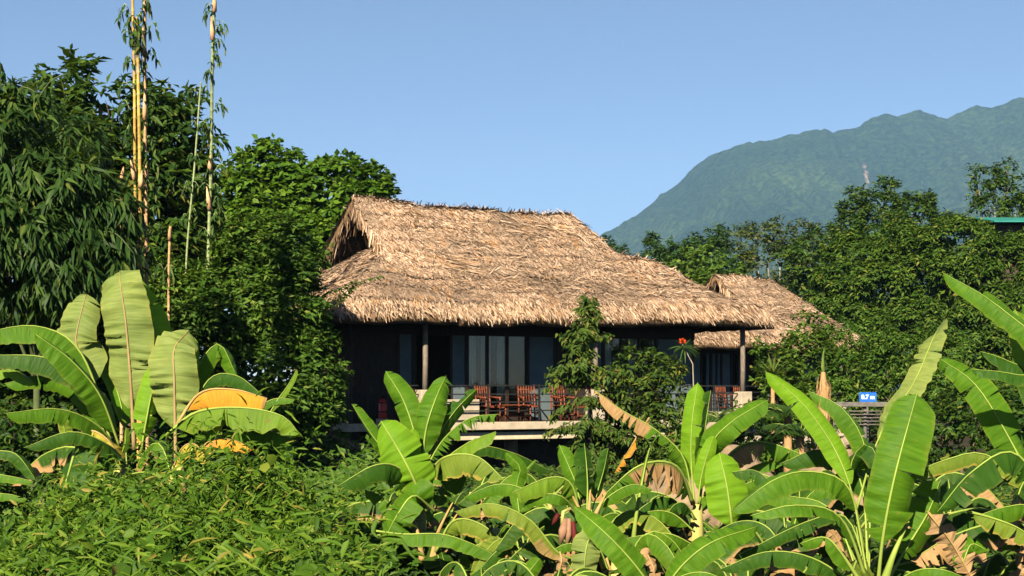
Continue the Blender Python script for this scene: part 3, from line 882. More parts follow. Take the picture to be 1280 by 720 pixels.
# --- second house
house2 = empty('thatched_house', (6.14, 52.0, 0), 'smaller thatched house with a little gablet, behind the right end of the large house', 'house', 'thatched houses', TH1)
def second_right(s):
    return 6.72 - 0.035 * (s - 3.8) - np.maximum(0, s - 6.7) * 1.15
rf2 = Roof(8.9, 6.4, 3.92, 6.80, 3.95, 5.7, second_right, 5)
rf2.hang = 0.3
rf2.tfoot = 1.9
rf2.skew = lambda t: (3.2 - t) * 0.28
build_roof(house2, rf2, 41, 0.55)
D2 = 1.4
pbox('deck_slab', house2, M['concrete'], 0.6, 8.5, 0.5, 6.0, D2 - 0.2, D2, 0.015)
pbox('foundation_wall', house2, M['concrete'], 0.8, 8.3, 1.4, 5.8, -0.2, D2 - 0.205)
for (a, e) in ((1.6, 2.25), (2.55, 2.68), (2.84, 2.98), (3.08, 3.2), (3.32, 3.68), (4.12, 4.46), (5.4, 6.4), (7.2, 7.9)):
    panel(house2, M['panel'], a, e, D2, 3.85)
for s_ in (1.55, 2.3, 2.76, 3.26, 3.74, 4.06, 4.52, 5.34, 6.46):
    stile(house2, s_, D2, 3.85)
pbox('lintel', house2, M['wood_dark'], 1.5, 8.0, FT - 0.04, FT + 0.11, 3.62, 3.9)
pbox('back_wall', house2, M['room'], 1.4, 8.0, 5.0, 5.1, D2, 4.0)
pbox('end_wall', house2, M['room'], 1.42, 1.5, FT, 4.99, D2, 4.0)
pbox('end_wall', house2, M['room'], 7.92, 8.0, FT + 0.09, 4.99, D2, 4.0)
post(house2, 0.8, 0.7, D2, 4.3); post(house2, 4.9, 0.7, D2, 4.3); post(house2, 8.2, 0.7, D2, 4.3)
railing(house2, 1.05, 4.65, 0.66, D2, (2.0, 3.4))
railing(house2, 5.15, 7.95, 0.66, D2, (6.4, 7.6))

# ------------------------------------------------------------------ veranda furniture
def in_house(h, s_, t_, z_):
    return Matrix.Rotation(TH1, 3, 'Z') @ Vector((s_, t_, z_)) + Vector(h.location)
def make_chair(label):
    c = empty('bamboo_chair', (0, 0, 0), label, 'chair', 'bamboo chairs on the verandas')
    m = M['bamboo_wood']
    for sx_ in (-0.23, 0.23):
        MB().tube([(sx_, -0.22, 0), (sx_, -0.22, 0.64)], 0.023, 8).build('leg', m, c, True)
        MB().tube([(sx_, 0.22, 0), (sx_, 0.24, 0.45), (sx_, 0.32, 0.99)], 0.023, 8).build('leg', m, c, True)
        MB().tube([(sx_, -0.26, 0.63), (sx_, 0.27, 0.66)], 0.022, 8).build('armrest', m, c, True)
        MB().tube([(sx_, -0.22, 0.16), (sx_, 0.22, 0.16)], 0.016, 6).build('stretcher', m, c, True)
    for k in range(9):
        x = -0.20 + 0.05 * k
        pbox('seat_slat', c, m, x - 0.02, x + 0.02, -0.23, 0.23, 0.405, 0.425)
    pbox('seat_rail', c, m, -0.23, 0.23, -0.235, -0.205, 0.37, 0.402)
    pbox('seat_rail', c, m, -0.23, 0.23, 0.205, 0.235, 0.37, 0.402)
    for (z, y) in ((0.52, 0.252), (0.72, 0.281), (0.86, 0.302), (0.96, 0.316)):
        MB().tube([(-0.23, y, z), (0.23, y, z)], 0.018, 6).build('back_rail', m, c, True)
    for k in range(5):
        x = -0.15 + 0.075 * k
        MB().tube([(x, 0.25, 0.53), (x, 0.314, 0.955)], 0.016, 6).build('back_slat', m, c, True)
    return c
def copy_tree(o, parent=None):
    c = o.copy(); col.objects.link(c); c.parent = parent
    for ch in o.children: copy_tree(ch, c)
    return c
chair0 = make_chair('slatted bamboo chair facing the railing, leftmost on the near veranda, left of the table')
spots = [(house, 4.92, 1.30, 0.15, None),
         (house, 6.18, 1.30, -0.2, 'slatted bamboo chair right of the low table on the near veranda'),
         (house, 7.22, 1.25, 0.1, 'slatted bamboo chair by the middle post of the near veranda, beside the slender tree'),
         (house, 8.5, 1.25, -0.15, 'slatted bamboo chair of the near veranda half hidden behind the slender tree'),
         (house2, 2.95, 1.2, 0.1, 'slatted bamboo chair on the veranda of the smaller house, left one'),
         (house2, 3.75, 1.2, -0.2, 'slatted bamboo chair on the veranda of the smaller house, right one')]
for (h, s_, t_, a, lab) in spots:
    c_ = chair0 if lab is None else copy_tree(chair0)
    c_.location = in_house(h, s_, t_, DECK + 0.006 if h is house else D2 + 0.003)
    c_.rotation_euler.z = TH1 + a
    if lab: c_['label'] = lab
def make_table(label):
    tb = empty('bamboo_table', (0, 0, 0), label, 'table', 'low bamboo tables')
    m = M['bamboo_wood']
    for k in range(8):
        y = -0.245 + k * 0.07
        pbox('top_slat', tb, m, -0.42, 0.42, y - 0.03, y + 0.03, 0.43, 0.452)
    for sx_ in (-0.38, 0.38):
        for sy_ in (-0.24, 0.24):
            MB().tube([(sx_, sy_, 0), (sx_, sy_, 0.428)], 0.024, 8).build('leg', m, tb, True)
        pbox('apron', tb, m, sx_ - 0.014, sx_ + 0.014, -0.21, 0.21, 0.36, 0.40)
    for sy_ in (-0.24, 0.24):
        pbox('apron', tb, m, -0.35, 0.35, sy_ - 0.014, sy_ + 0.014, 0.36, 0.40)
        pbox('stretcher', tb, m, -0.35, 0.35, sy_ - 0.012, sy_ + 0.012, 0.12, 0.145)
    return tb
tb = make_table('low slatted bamboo table between two chairs on the near veranda')
tb.location = in_house(house, 5.55, 1.02, DECK + 0.006); tb.rotation_euler.z = TH1
tb2 = copy_tree(tb); tb2['label'] = 'low slatted bamboo table of the near veranda behind the slender tree'
tb2.location = in_house(house, 7.86, 1.12, DECK + 0.006)
# fire extinguisher by the left railing
fe = empty('fire_extinguisher', in_house(house, 1.66, 0.9, DECK + 0.12), 'red fire extinguisher standing by the railing at the left end of the veranda', 'fire extinguisher')
MB().lathe([(0.02, 0), (0.10, 0.0), (0.105, 0.03), (0.105, 0.40), (0.085, 0.47), (0.035, 0.51)]).build('cylinder', M['red'], fe, True)
MB().lathe([(0.03, 0.51), (0.03, 0.56), (0.02, 0.58)]).build('valve', M['black_metal'], fe, True)
MB().box(-0.015, 0.10, -0.012, 0.012, 0.585, 0.605).build('handle', M['black_metal'], fe)
MB().tube([(0.03, 0, 0.55), (0.13, 0, 0.5), (0.14, 0, 0.3), (0.12, 0, 0.15)], 0.014, 6).build('hose', M['black_metal'], fe, True)
st = pbox('stand', fe, M['concrete'], -0.16, 0.16, -0.14, 0.14, -0.12, -0.002, 0.01)

# ------------------------------------------------------------------ banana plants
def catmull(P, m):
    P = [Vector(p) for p in P]
    P = [P[0] * 2 - P[1]] + P + [P[-1] * 2 - P[-2]]
    out = []
    seg = len(P) - 3
    for i in range(seg * 16 + 1):
        u = i / 16.0; k = min(int(u), seg - 1); f = u - k
        a, b_, c_, d_ = P[k:k + 4]
        out.append(0.5 * ((2 * b_) + (c_ - a) * f + (2 * a - 5 * b_ + 4 * c_ - d_) * f * f + (3 * b_ - a - 3 * c_ + d_) * f ** 3))
    pts = np.array([tuple(p) for p in out])
    L = np.concatenate([[0], np.cumsum(np.linalg.norm(np.diff(pts, axis=0), axis=1))])
    q = np.linspace(0, L[-1], m)
    return np.stack([np.interp(q, L, pts[:, i]) for i in range(3)], 1), L[-1]

NV = {'C': (0.0, -1, 0.25), 'U': (0, -0.6, 0.8), 'H': (0, -0.25, 1), 'L': (-0.5, -0.8, 0.3), 'R': (0.5, -0.8, 0.3)}
def banana_leaf(root, pts, D, hw, n='C', fold=14, mat='ban', p0=0.12, tears=0, dry=None, rip=0.02, seed=0, rib=None, gap=0.3, curl=0.15, tipw=0.52, name='leaf', asym=1.0, ribr=1.0):
    rng = np.random.default_rng(seed * 7 + 13)
    W3 = [at(p[0], p[1], D + (p[2] if len(p) > 2 else 0.0)) for p in pts]
    m = 73
    C, Ltot = catmull(W3, m)
    C = C - np.array(root.location)
    T = norm(np.gradient(C, axis=0))
    nv = np.array(NV[n] if isinstance(n, str) else n, dtype=float)
    N = nv[None, :] - T * (T @ nv)[:, None]
    N = norm(N)
    S = np.cross(T, N)
    hwm = hw / F * D
    u = np.linspace(0, 1, m)
    ub = np.clip((u - p0) / (1 - p0), 0, 1)
    w = np.clip(np.minimum((ub / 0.22) ** 0.6, 1.0), 0, 1) * (1 - np.clip((ub - 0.5) / 0.5, 0, 1) ** 2.2 * (1 - tipw))
    endr = np.clip((1 - ub) / 0.08, 0, 1) ** 0.5
    w = w * endr * hwm
    i0 = int(np.searchsorted(u, p0))
    VV, FF, UV, DR = [], [], [], []
    K = 5
    ph = rng.uniform(0, 6, 4)
    cor = (0.035 if mat == 'ban_under' else 0.016) * hwm / 0.25
    for side in (-1, 1):
        cuts = [i0, m - 1]
        if tears:
            cs = np.sort(rng.choice(np.arange(i0 + 3, m - 2), size=min(tears, m - i0 - 8), replace=False))
            cuts = [i0] + [int(x) for x in cs] + [m - 1]
        wside = asym if side > 0 else 1.0
        for a, e in zip(cuts[:-1], cuts[1:]):
            if e <= a: continue
            dfold = rng.normal() * (R(9) if tears else 0)
            short = 1.0 - (rng.random() ** 3) * (0.3 if tears > 4 else 0.1 if tears else 0.0)
            skew = rng.normal() * 0.12 if tears else 0
            base = len(VV)
            ii = np.arange(a, e + 1)
            for i in ii:
                fr = (i - a) / max(1, (e - a)) - 0.5
                for k in range(K + 1):
                    v = k / K
                    f = R(fold) + dfold * v + R(38) * curl * v * 2
                    rr = w[i] * v * short * wside
                    rp = rip * hwm * 4 * v * (math.sin(u[i] * 34 + ph[0] + side) * 0.5 + math.sin(u[i] * 13 + ph[1] + side * 2) * 0.7)
                    rp += cor * math.sin(u[i] * Ltot * 58 + v * 1.5 + ph[2] + side + 1.4 * math.sin(u[i] * 9 + ph[3])) * (0.35 + 0.65 * math.sin(u[i] * 17 + ph[3] * 2 + side)) * min(1, v * 3) * (w[i] / max(hwm, 1e-6))
                    p = C[i] + S[i] * side * rr * math.cos(f) - N[i] * rr * math.sin(f) + N[i] * rp
                    if tears:
                        seglen = (e - a) / (m - 1) * Ltot
                        p = p - T[i] * fr * gap * v * min(seglen, 0.12) + T[i] * skew * rr
                    VV.append(p); UV.append((u[i] * Ltot / 1.3, side * v))
                    DR.append(float(np.clip(dry(ub[i], side * v) + rng.normal() * 0.05, 0, 1)) if dry else 0.0)
            ni = len(ii)
            for x in range(ni - 1):
                for k in range(K):
                    q = [base + x * (K + 1) + k, base + x * (K + 1) + k + 1, base + (x + 1) * (K + 1) + k + 1, base + (x + 1) * (K + 1) + k]
                    FF.append(q if side > 0 else q[::-1])
    me = np_mesh(name, np.array(VV), [np.array(FF)], True)
    uvl = me.uv_layers.new(name='UVMap')
    li = np.empty(len(me.loops), dtype=np.int32); me.loops.foreach_get('vertex_index', li)
    uvl.data.foreach_set('uv', np.array(UV, dtype=np.float32)[li].ravel())
    at_ = me.attributes.new('dry', 'FLOAT', 'POINT')
    at_.data.foreach_set('value', np.array(DR, dtype=np.float32))
    o = mesh_obj(name, me, M[mat], root)
    r0 = max(0.007, hwm * 0.06) * ribr
    mb = MB()
    sel = list(range(0, m, 4))
    mb.tube([tuple(C[i] + N[i] * 0.004) for i in sel], [r0 * (1.5 - 1.32 * (u[i] ** 0.8)) for i in sel], 7)
    mb.build('midrib', M[rib or ('rib_dry' if mat in ('ban_dead', 'ban_orange', 'ban_yellow') else 'rib')], o, True)
    return o

def banana_plant(label, x, y, D, h_px_top, tilt=0.0, r=0.11, mat='stem_yellow'):
    """root on the ground; pseudostem up to the crown at pixel (x, y)"""
    top = at(x, y, D)
    base = Vector((top.x - tilt, D, 0)); base.z = float(bank_h(np.array([base.x]), np.array([D]))[0])
    root = empty('banana_plant', base, label, 'banana plant', 'banana plants in front of the house')
    t_ = top - base
    mb = MB().tube([(0, 0, -0.1), tuple(t_ * 0.35), tuple(t_ * 0.75), tuple(t_)], [r * 1.3, r * 1.1, r * 0.85, r * 0.5], 12)
    mb.build('stem', M[mat], root, True)
    # old leaf sheaths round the stem
    rng = random.Random(int(x))
    for k in range(4):
        a = rng.uniform(0, 6.28); z0 = rng.uniform(0.35, 0.8)
        p = t_ * z0; q = Vector((math.cos(a), math.sin(a) * 0.6 - 0.3, 0)) * r
        MB().tube([tuple(p + q), tuple(p + q * 1.6 + Vector((0, 0, 0.18))), tuple(p + q * 2.6 + Vector((0, 0, 0.1 - 0.1 * k)))], [r * 0.35, r * 0.28, r * 0.12], 6).build('old_sheath', M['pink_dry' if k % 2 else 'rib_dry'], root, True)
    return root

def lv(root, D, specs):
    for i, s in enumerate(specs):
        s = dict(s); pts = s.pop('p'); hw = s.pop('w')
        if hw >= 13 and 'tears' not in s and s.get('mat') != 'ban_orange':
            s['tears'] = (1, 3, 2, 4, 0)[i % 5]; s['gap'] = .14
        s.setdefault('seed', int(abs(pts[0][0]) * 3 + abs(pts[-1][1])) + i)
        banana_leaf(root, pts, D, hw, **s)

P = lambda *a: list(a)
# --- A: left cluster
A = banana_plant('banana plant at the far left with one tall pale leaf seen from below', 150, 585, 15.2, 0)
lv(A, 15.2, [
    dict(p=P((168, 562), (163, 470, -.05), (157, 400, -.1), (150, 352, 0), (150, 338, .22)), w=33, n='C', fold=-6, mat='ban_under', rip=.05, p0=.2, rib='rib_brown', tipw=.75),
    dict(p=P((176, 560, .1), (197, 485, .3), (192, 405, .35), (153, 340, .3)), w=21, n='C', fold=10, mat='ban_bright', p0=.25),
    dict(p=P((130, 530, .2), (108, 455, .3), (95, 425, .3), (108, 366, .45)), w=27, n='C', fold=-4, mat='ban_under', rip=.05, p0=.3, rib='rib_brown', tipw=.7),
    dict(p=P((140, 545, .2), (100, 440, .1), (45, 408, 0), (-30, 418, -.2)), w=26, n='H', fold=52, mat='ban', p0=.15, tears=3),
    dict(p=P((150, 560, 0), (125, 495, -.3), (88, 450, -.5), (44, 418, -.6)), w=21, n='U', fold=26, mat='ban', p0=.12),
    dict(p=P((140, 560, 0), (115, 482, -.1), (60, 448, -.2), (-20, 444, -.3)), w=24, n='H', fold=58, mat='ban_dark', p0=.1),
    dict(p=P((155, 580, 0), (125, 535, -.4), (75, 512, -.7), (6, 517, -.9)), w=19, n='U', fold=45, mat='ban', p0=.12),
    dict(p=P((-60, 520, 0), (-20, 476, 0), (12, 462, 0), (44, 482, 0)), w=12, n='U', fold=25, mat='ban_pale', p0=.1),
    dict(p=P((104, 545, -.5), (95, 562, -.7), (86, 592, -.8), (72, 638, -.8)), w=30, n='L', fold=12, mat='ban_dark', p0=.1, asym=1.1),
    dict(p=P((98, 540, -.4), (120, 540, -.5), (140, 556, -.5), (152, 582, -.5)), w=20, n='U', fold=40, mat='ban_yellow', p0=.05, tears=4, gap=.6),
    dict(p=P((76, 512, -.3), (79, 525, -.3), (82, 548, -.3)), w=10, n='C', fold=20, mat='ban_olive', p0=.1),
    dict(p=P((176, 566, -.3), (182, 530, -.35), (190, 490, -.3), (203, 445, -.2)), w=18, n='R', fold=22, mat='ban_bright', p0=.1),
    dict(p=P((-40, 545, 0), (-10, 562, 0), (20, 568, 0), (45, 600, 0)), w=12, n='U', fold=30, mat='ban_dark', p0=.1),
    dict(p=P((-50, 600, 0), (-20, 592, 0), (15, 596, 0), (42, 602, 0)), w=9, n='U', fold=30, mat='ban', p0=.1),
    dict(p=P((-50, 622, 0), (-20, 618, 0), (10, 618, 0), (34, 624, 0)), w=9, n='U', fold=30, mat='ban', p0=.1),
    dict(p=P((160, 590, 0), (140, 560, -.6), (90, 540, -.9), (30, 560, -1)), w=17, n='U', fold=38, mat='ban_dark', p0=.15, tears=2),
    dict(p=P((150, 590, .3), (110, 500, .4), (60, 470, .5), (5, 480, .5)), w=20, n='U', fold=40, mat='ban', p0=.2),
    dict(p=P((160, 590, .3), (150, 500, .5), (120, 440, .6), (98, 430, .6)), w=17, n='C', fold=20, mat='ban', p0=.3),
    dict(p=P((135, 600, -.3), (155, 560, -.4), (158, 535, -.4)), w=6, n='C', fold=40, mat='ban_pale', p0=.5),
])
# --- B
B = banana_plant('banana plant with a bright orange withered leaf, beside the weed bank', 222, 582, 14.4, 0)
lv(B, 14.4, [
    dict(p=P((220, 575), (219, 525, -.05), (218, 475, -.1), (218, 436, 0), (236, 414, .3)), w=31, n='C', fold=-5, mat='ban_under', rip=.05, p0=.2, rib='rib_brown', tipw=.7),
    dict(p=P((225, 545, .2), (236, 470, .35), (240, 420, .4)), w=12, n='C', fold=10, mat='ban_bright', p0=.3),
    dict(p=P((222, 530, -.1), (250, 492, -.15), (290, 487, -.2), (334, 498, -.3)), w=27, n='H', fold=72, mat='ban_orange', p0=.16, dry=lambda u, v: 1.0 if u > .96 else 0, tipw=.9, rip=.01),
    dict(p=P((208, 545, -.4), (245, 516, -.5), (300, 510, -.6), (352, 520, -.6), (376, 545, -.6)), w=27, n='H', fold=62, mat='ban_pale', p0=.08, rip=.05, tears=2),
    dict(p=P((228, 545, .3), (240, 475, .4), (272, 430, .5), (296, 470, .5)), w=19, n='U', fold=40, mat='ban', p0=.2),
    dict(p=P((232, 530, .1), (262, 474, .1), (296, 470, .1), (328, 494, .1)), w=16, n='U', fold=45, mat='ban_dark', p0=.2),
    dict(p=P((330, 530, .2), (346, 502, .2), (360, 482, .2), (371, 462, .2)), w=6, n='L', fold=30, mat='ban_pale', p0=.2),
    dict(p=P((310, 520, .2), (335, 502, .2), (352, 498, .2), (368, 500, .2)), w=8, n='U', fold=30, mat='ban', p0=.2),
    dict(p=P((300, 560, -.2), (325, 540, -.3), (350, 548, -.3), (366, 578, -.3)), w=17, n='U', fold=35, mat='ban', p0=.15),
    dict(p=P((240, 575, -.3), (262, 552, -.4), (290, 550, -.4), (318, 562, -.4)), w=15, n='U', fold=40, mat='ban_orange', p0=.1, tears=2, dry=lambda u, v: .5 if u < .4 else 0),
    dict(p=P((230, 580, .2), (268, 520, .3), (310, 505, .4), (350, 530, .4)), w=18, n='U', fold=40, mat='ban', p0=.15),
    dict(p=P((235, 585, -.2), (275, 545, -.3), (320, 535, -.4), (372, 552, -.4)), w=17, n='U', fold=42, mat='ban', p0=.12, tears=2),
    dict(p=P((215, 590, -.3), (228, 560, -.4), (245, 556, -.4), (262, 580, -.4)), w=14, n='U', fold=40, mat='ban_yellow', p0=.1, tears=4),
])
# --- C centre
Cp = banana_plant('banana plant in the centre with a fan of upright leaves below the veranda', 528, 588, 16.0, 0, 0.1, 0.09)
lv(Cp, 16.0, [
    dict(p=P((524, 588), (520, 548, .05), (504, 500, .1), (482, 464, .25)), w=20, n=(-.25, -.9, .35), fold=18, mat='ban', p0=.1, rip=.03),
    dict(p=P((528, 588), (532, 540, -.05), (544, 500, 0), (558, 469, .2)), w=21, n=(.1, -1, .3), fold=16, mat='ban', p0=.12, rip=.04, tears=2),
    dict(p=P((530, 588), (548, 545, .1), (570, 512, .2), (596, 486, .3)), w=15, n=(.5, -.6, .6), fold=35, mat='ban_dark', p0=.15),
    dict(p=P((530, 590), (556, 548, -.1), (588, 523, -.2), (624, 518, -.3)), w=16, n='H', fold=55, mat='ban', p0=.12, tears=14, gap=.9),
    dict(p=P((532, 600), (552, 578, -.2), (585, 554, -.4), (620, 540, -.5)), w=18, n='U', fold=18, mat='ban_pale', p0=.1),
    dict(p=P((530, 600), (556, 572, -.4), (596, 571, -.6), (630, 600, -.7)), w=27, n='H', fold=58, mat='ban_olive', p0=.1, tears=6, gap=.3),
    dict(p=P((534, 640, -.3), (516, 596, -.5), (498, 562, -.5), (476, 526, -.4)), w=30, n=(-.15, -1, .3), fold=10, mat='ban_bright', p0=.1, rip=.02, tipw=.4),
    dict(p=P((524, 600, 0), (492, 575, .1), (466, 545, .1), (440, 505, .1)), w=13, n='L', fold=35, mat='ban', p0=.15),
    dict(p=P((526, 620, -.2), (500, 586, -.5), (468, 582, -.7), (422, 608, -.8)), w=23, n='U', fold=40, mat='ban_dark', p0=.1),
    dict(p=P((524, 600, -.1), (516, 565, -.2), (516, 536, -.2)), w=11, n='C', fold=14, mat='ban_bright', p0=.2),
    dict(p=P((545, 640, -.3), (518, 620, -.6), (498, 642, -.7), (480, 676, -.7)), w=24, n='L', fold=14, mat='ban', p0=.15),
    dict(p=P((470, 664, -1.2), (505, 668, -1.2), (552, 668, -1.3), (590, 680, -1.3), (626, 698, -1.3)), w=15, n='U', fold=34, mat='ban', p0=.05, tears=3, gap=.1),
    dict(p=P((545, 690, -.6), (566, 652, -.7), (600, 655, -.8), (644, 690, -.8)), w=23, n='U', fold=42, mat='ban_olive', p0=.12, tears=5, gap=.2),
    dict(p=P((538, 650, 0), (555, 615, 0), (570, 602, 0), (580, 588, 0)), w=14, n='C', fold=20, mat='ban_dark', p0=.25),
    dict(p=P((530, 650, -.3), (505, 648, -.4), (478, 622, -.4), (455, 612, -.4)), w=14, n='U', fold=35, mat='ban', p0=.2, tears=3),
    dict(p=P((540, 700, -.5), (548, 665, -.6), (566, 628, -.6)), w=3, n='C', fold=40, mat='ban_yellow', p0=.7, ribr=4),
    dict(p=P((540, 700, -.5), (556, 668, -.6), (572, 642, -.6)), w=3, n='C', fold=40, mat='ban_yellow', p0=.7, ribr=4),
    dict(p=P((528, 700, -.5), (522, 665, -.6), (510, 630, -.6)), w=3, n='C', fold=40, mat='ban_yellow', p0=.7, ribr=4),
    dict(p=P((560, 740, -.6), (558, 715, -.6), (552, 690, -.6)), w=14, n='C', fold=20, mat='ban_dark', p0=.1),
    dict(p=P((540, 600, .3), (590, 560, .6), (640, 566, .9), (690, 590, 1.2)), w=13, n='U', fold=35, mat='ban_dark', p0=.15),
    dict(p=P((640, 600, .6), (655, 590, .6), (670, 575, .6)), w=2, n='C', fold=10, mat='ban', p0=.5),
])
# --- D
Dp = banana_plant('banana plant with a maroon flower bud hanging from its crown', 732, 648, 14.0, 0, 0.0, 0.09)
lv(Dp, 14.0, [
    dict(p=P((728, 650), (722, 612, .05), (712, 585, .1), (699, 556, .2)), w=14, n=(-.2, -1, .2), fold=14, mat='ban', p0=.25),
    dict(p=P((733, 650), (734, 612, 0), (733, 585, 0), (730, 554, .1)), w=20, n=(.75, -.5, .2), fold=10, mat='ban_dark', p0=.28, tipw=.5),
    dict(p=P((736, 650, .2), (748, 610, .3), (755, 585, .3), (760, 560, .3)), w=11, n=(.6, -.7, .3), fold=12, mat='ban_dark', p0=.3),
    dict(p=P((726, 650), (714, 606, -.2), (688, 597, -.3), (640, 616, -.4)), w=22, n='U', fold=40, mat='ban_pale', p0=.12),
    dict(p=P((690, 640, .5), (655, 612, .5), (620, 606, .5), (580, 622, .5)), w=15, n='U', fold=40, mat='ban', p0=.08, tears=3, gap=.2),
    dict(p=P((720, 700, -.5), (696, 690, -.6), (662, 650, -.7), (615, 630, -.7), (568, 640, -.6)), w=17, n='U', fold=34, mat='ban_olive', p0=.05, dry=lambda u, v: 0.7 if u < .28 and abs(v) > .2 else 0, tears=3, gap=.2),
    dict(p=P((720, 640, -.1), (700, 620, -.3), (668, 620, -.3), (650, 640, -.3)), w=12, n='U', fold=40, mat='ban', p0=.2),
    dict(p=P((738, 650, -.2), (760, 622, -.2), (790, 606, -.2), (815, 612, -.2)), w=12, n='U', fold=40, mat='ban', p0=.2),
    dict(p=P((734, 690, -.6), (736, 675, -.8), (732, 690, -.9), (729, 730, -.9)), w=19, n='C', fold=12, mat='ban_under', p0=.2, rip=.03),
    dict(p=P((740, 690, -.4), (715, 680, -.6), (695, 686, -.6), (685, 700, -.6)), w=9, n='U', fold=40, mat='ban', p0=.2),
    dict(p=P((640, 740, -1), (655, 722, -1), (675, 698, -1)), w=12, n='C', fold=20, mat='ban', p0=.1),
    dict(p=P((735, 660, -.2), (726, 640, -.3), (716, 620, -.3)), w=2.5, n='C', fold=40, mat='ban_yellow', p0=.7, ribr=4),
    dict(p=P((738, 660, -.2), (746, 640, -.3), (758, 616, -.3)), w=2.5, n='C', fold=40, mat='ban_yellow', p0=.7, ribr=4),
    dict(p=P((732, 660, -.2), (736, 640, -.3), (738, 612, -.3)), w=2.5, n='C', fold=40, mat='ban_yellow', p0=.7, ribr=4),
    dict(p=P((700, 690, -.7), (702, 700, -.8), (700, 712, -.8), (698, 730, -.8)), w=9, n='C', fold=25, mat='ban_dead', p0=.05, tears=6),
    dict(p=P((672, 700, -.7), (672, 712, -.8), (670, 735, -.8)), w=7, n='C', fold=25, mat='ban_dead', p0=.05, tears=5),
])
# flower bud and dried bracts
rl = Vector(Dp.location)
def loc(x, y, D): return at(x, y, D) - rl
MB().tube([loc(728, 655, 13.8), loc(712, 636, 13.6), loc(704, 640, 13.5), loc(702, 655, 13.5)], [.022, .02, .018, .016], 8).build('flower_stalk', M['stem_yellow'], Dp, True)
MB().tube([loc(698, 642, 13.5), loc(694, 650, 13.5), loc(690, 656, 13.5)], [.02, .026, .005], 8).build('flower_bud', M['maroon'], Dp, True)
MB().tube([loc(716, 652, 13.5), loc(718, 668, 13.5), loc(716, 684, 13.5)], [.02, .026, .008], 8).build('flower_bract', M['maroon'], Dp, True)
MB().tube([loc(707, 648, 13.5), loc(704, 664, 13.5), loc(700, 680, 13.5)], [.025, .045, .012], 8).build('flower_bract', M['pink_dry'], Dp, True)
MB().tube([loc(711, 648, 13.5), loc(711, 668, 13.5), loc(708, 682, 13.5)], [.02, .03, .01], 8).build('flower_bract', M['pink_dry'], Dp, True)
# --- G
G = banana_plant('banana plant with brown shredded dead leaves hanging in front of the bush', 872, 630, 15.0, 0, 0.05, 0.09)
lv(G, 15.0, [
    dict(p=P((868, 630), (864, 575, 0), (865, 530, 0), (872, 478, .15)), w=17, n=(-.25, -1, .2), fold=14, mat='ban_bright', p0=.22, tipw=.6),
    dict(p=P((872, 630, .1), (878, 575, .05), (881, 535, 0), (888, 488, .05)), w=15, n=(.8, -.45, .2), fold=10, mat='ban_dark', p0=.28, tipw=.5),
    dict(p=P((874, 630), (886, 562, -.1), (914, 528, -.2), (960, 500, -.2)), w=20, n=(.2, -.75, .65), fold=22, mat='ban', p0=.2, tipw=.5, tears=2, gap=.1),
    dict(p=P((872, 630, -.15), (878, 590, -.2), (892, 545, -.2)), w=11, n='C', fold=14, mat='ban_bright', p0=.2),
    dict(p=P((916, 668, -.4), (913, 640, -.5), (908, 605, -.5), (899, 566, -.4)), w=27, n='C', fold=9, mat='ban_bright', p0=.12, tipw=.45),
    dict(p=P((866, 630, 0), (854, 572, -.1), (820, 538, -.2), (776, 512, -.2), (742, 487, -.1)), w=16, n='U', fold=30, mat='ban', p0=.12, tears=8, gap=.7, dry=lambda u, v: 1.0 if u > .52 else 0, rip=.02),
    dict(p=P((812, 522, .1), (800, 540, .1), (788, 560, .1), (768, 592, .1)), w=9, n='U', fold=40, mat='ban_orange', p0=.02, tears=9, gap=.8, dry=lambda u, v: .8 if abs(v) > .6 else 0),
    dict(p=P((866, 630, -.1), (845, 583, -.5), (800, 582, -.7), (752, 622, -.8)), w=34, n='H', fold=66, mat='ban', p0=.1, tears=12, gap=.5, dry=lambda u, v: 1.0 if .2 < u < .74 and abs(v) > .12 else 0, rip=.03),
    dict(p=P((880, 620, .4), (915, 565, .5), (955, 553, .5), (1012, 572, .5)), w=27, n='H', fold=64, mat='ban', p0=.12, tears=12, gap=.6, dry=lambda u, v: 1.0 if u < .62 and abs(v) > .15 else 0),
    dict(p=P((868, 650, -.2), (836, 622, -.3), (806, 632, -.4), (778, 660, -.4)), w=17, n='U', fold=35, mat='ban_dark', p0=.1),
    dict(p=P((868, 665, -.4), (840, 642, -.5), (810, 640, -.6), (780, 652, -.6)), w=15, n='U', fold=28, mat='ban', p0=.1),
    dict(p=P((880, 690, -.8), (838, 668, -1), (800, 670, -1), (756, 680, -1)), w=14, n='U', fold=36, mat='ban', p0=.06, tears=2, gap=.1),
    dict(p=P((870, 650, -.2), (856, 630, -.4), (842, 632, -.5), (832, 648, -.5)), w=14, n='U', fold=45, mat='ban_dark', p0=.2),
    dict(p=P((880, 700, -.6), (910, 680, -.8), (880, 676, -.9), (838, 690, -.9)), w=12, n='U', fold=36, mat='ban', p0=.2),
    dict(p=P((790, 690, -.8), (796, 640, -.9), (806, 585, -.9), (812, 560, -.9)), w=3, n='C', fold=30, mat='ban_pale', p0=.2, ribr=3),
    dict(p=P((876, 640, .2), (920, 612, .3), (950, 600, .3), (980, 610, .3)), w=16, n='U', fold=40, mat='ban', p0=.15),
    dict(p=P((876, 640, .4), (930, 590, .6), (965, 575, .6), (1000, 560, .6)), w=13, n='U', fold=35, mat='ban', p0=.2),
])
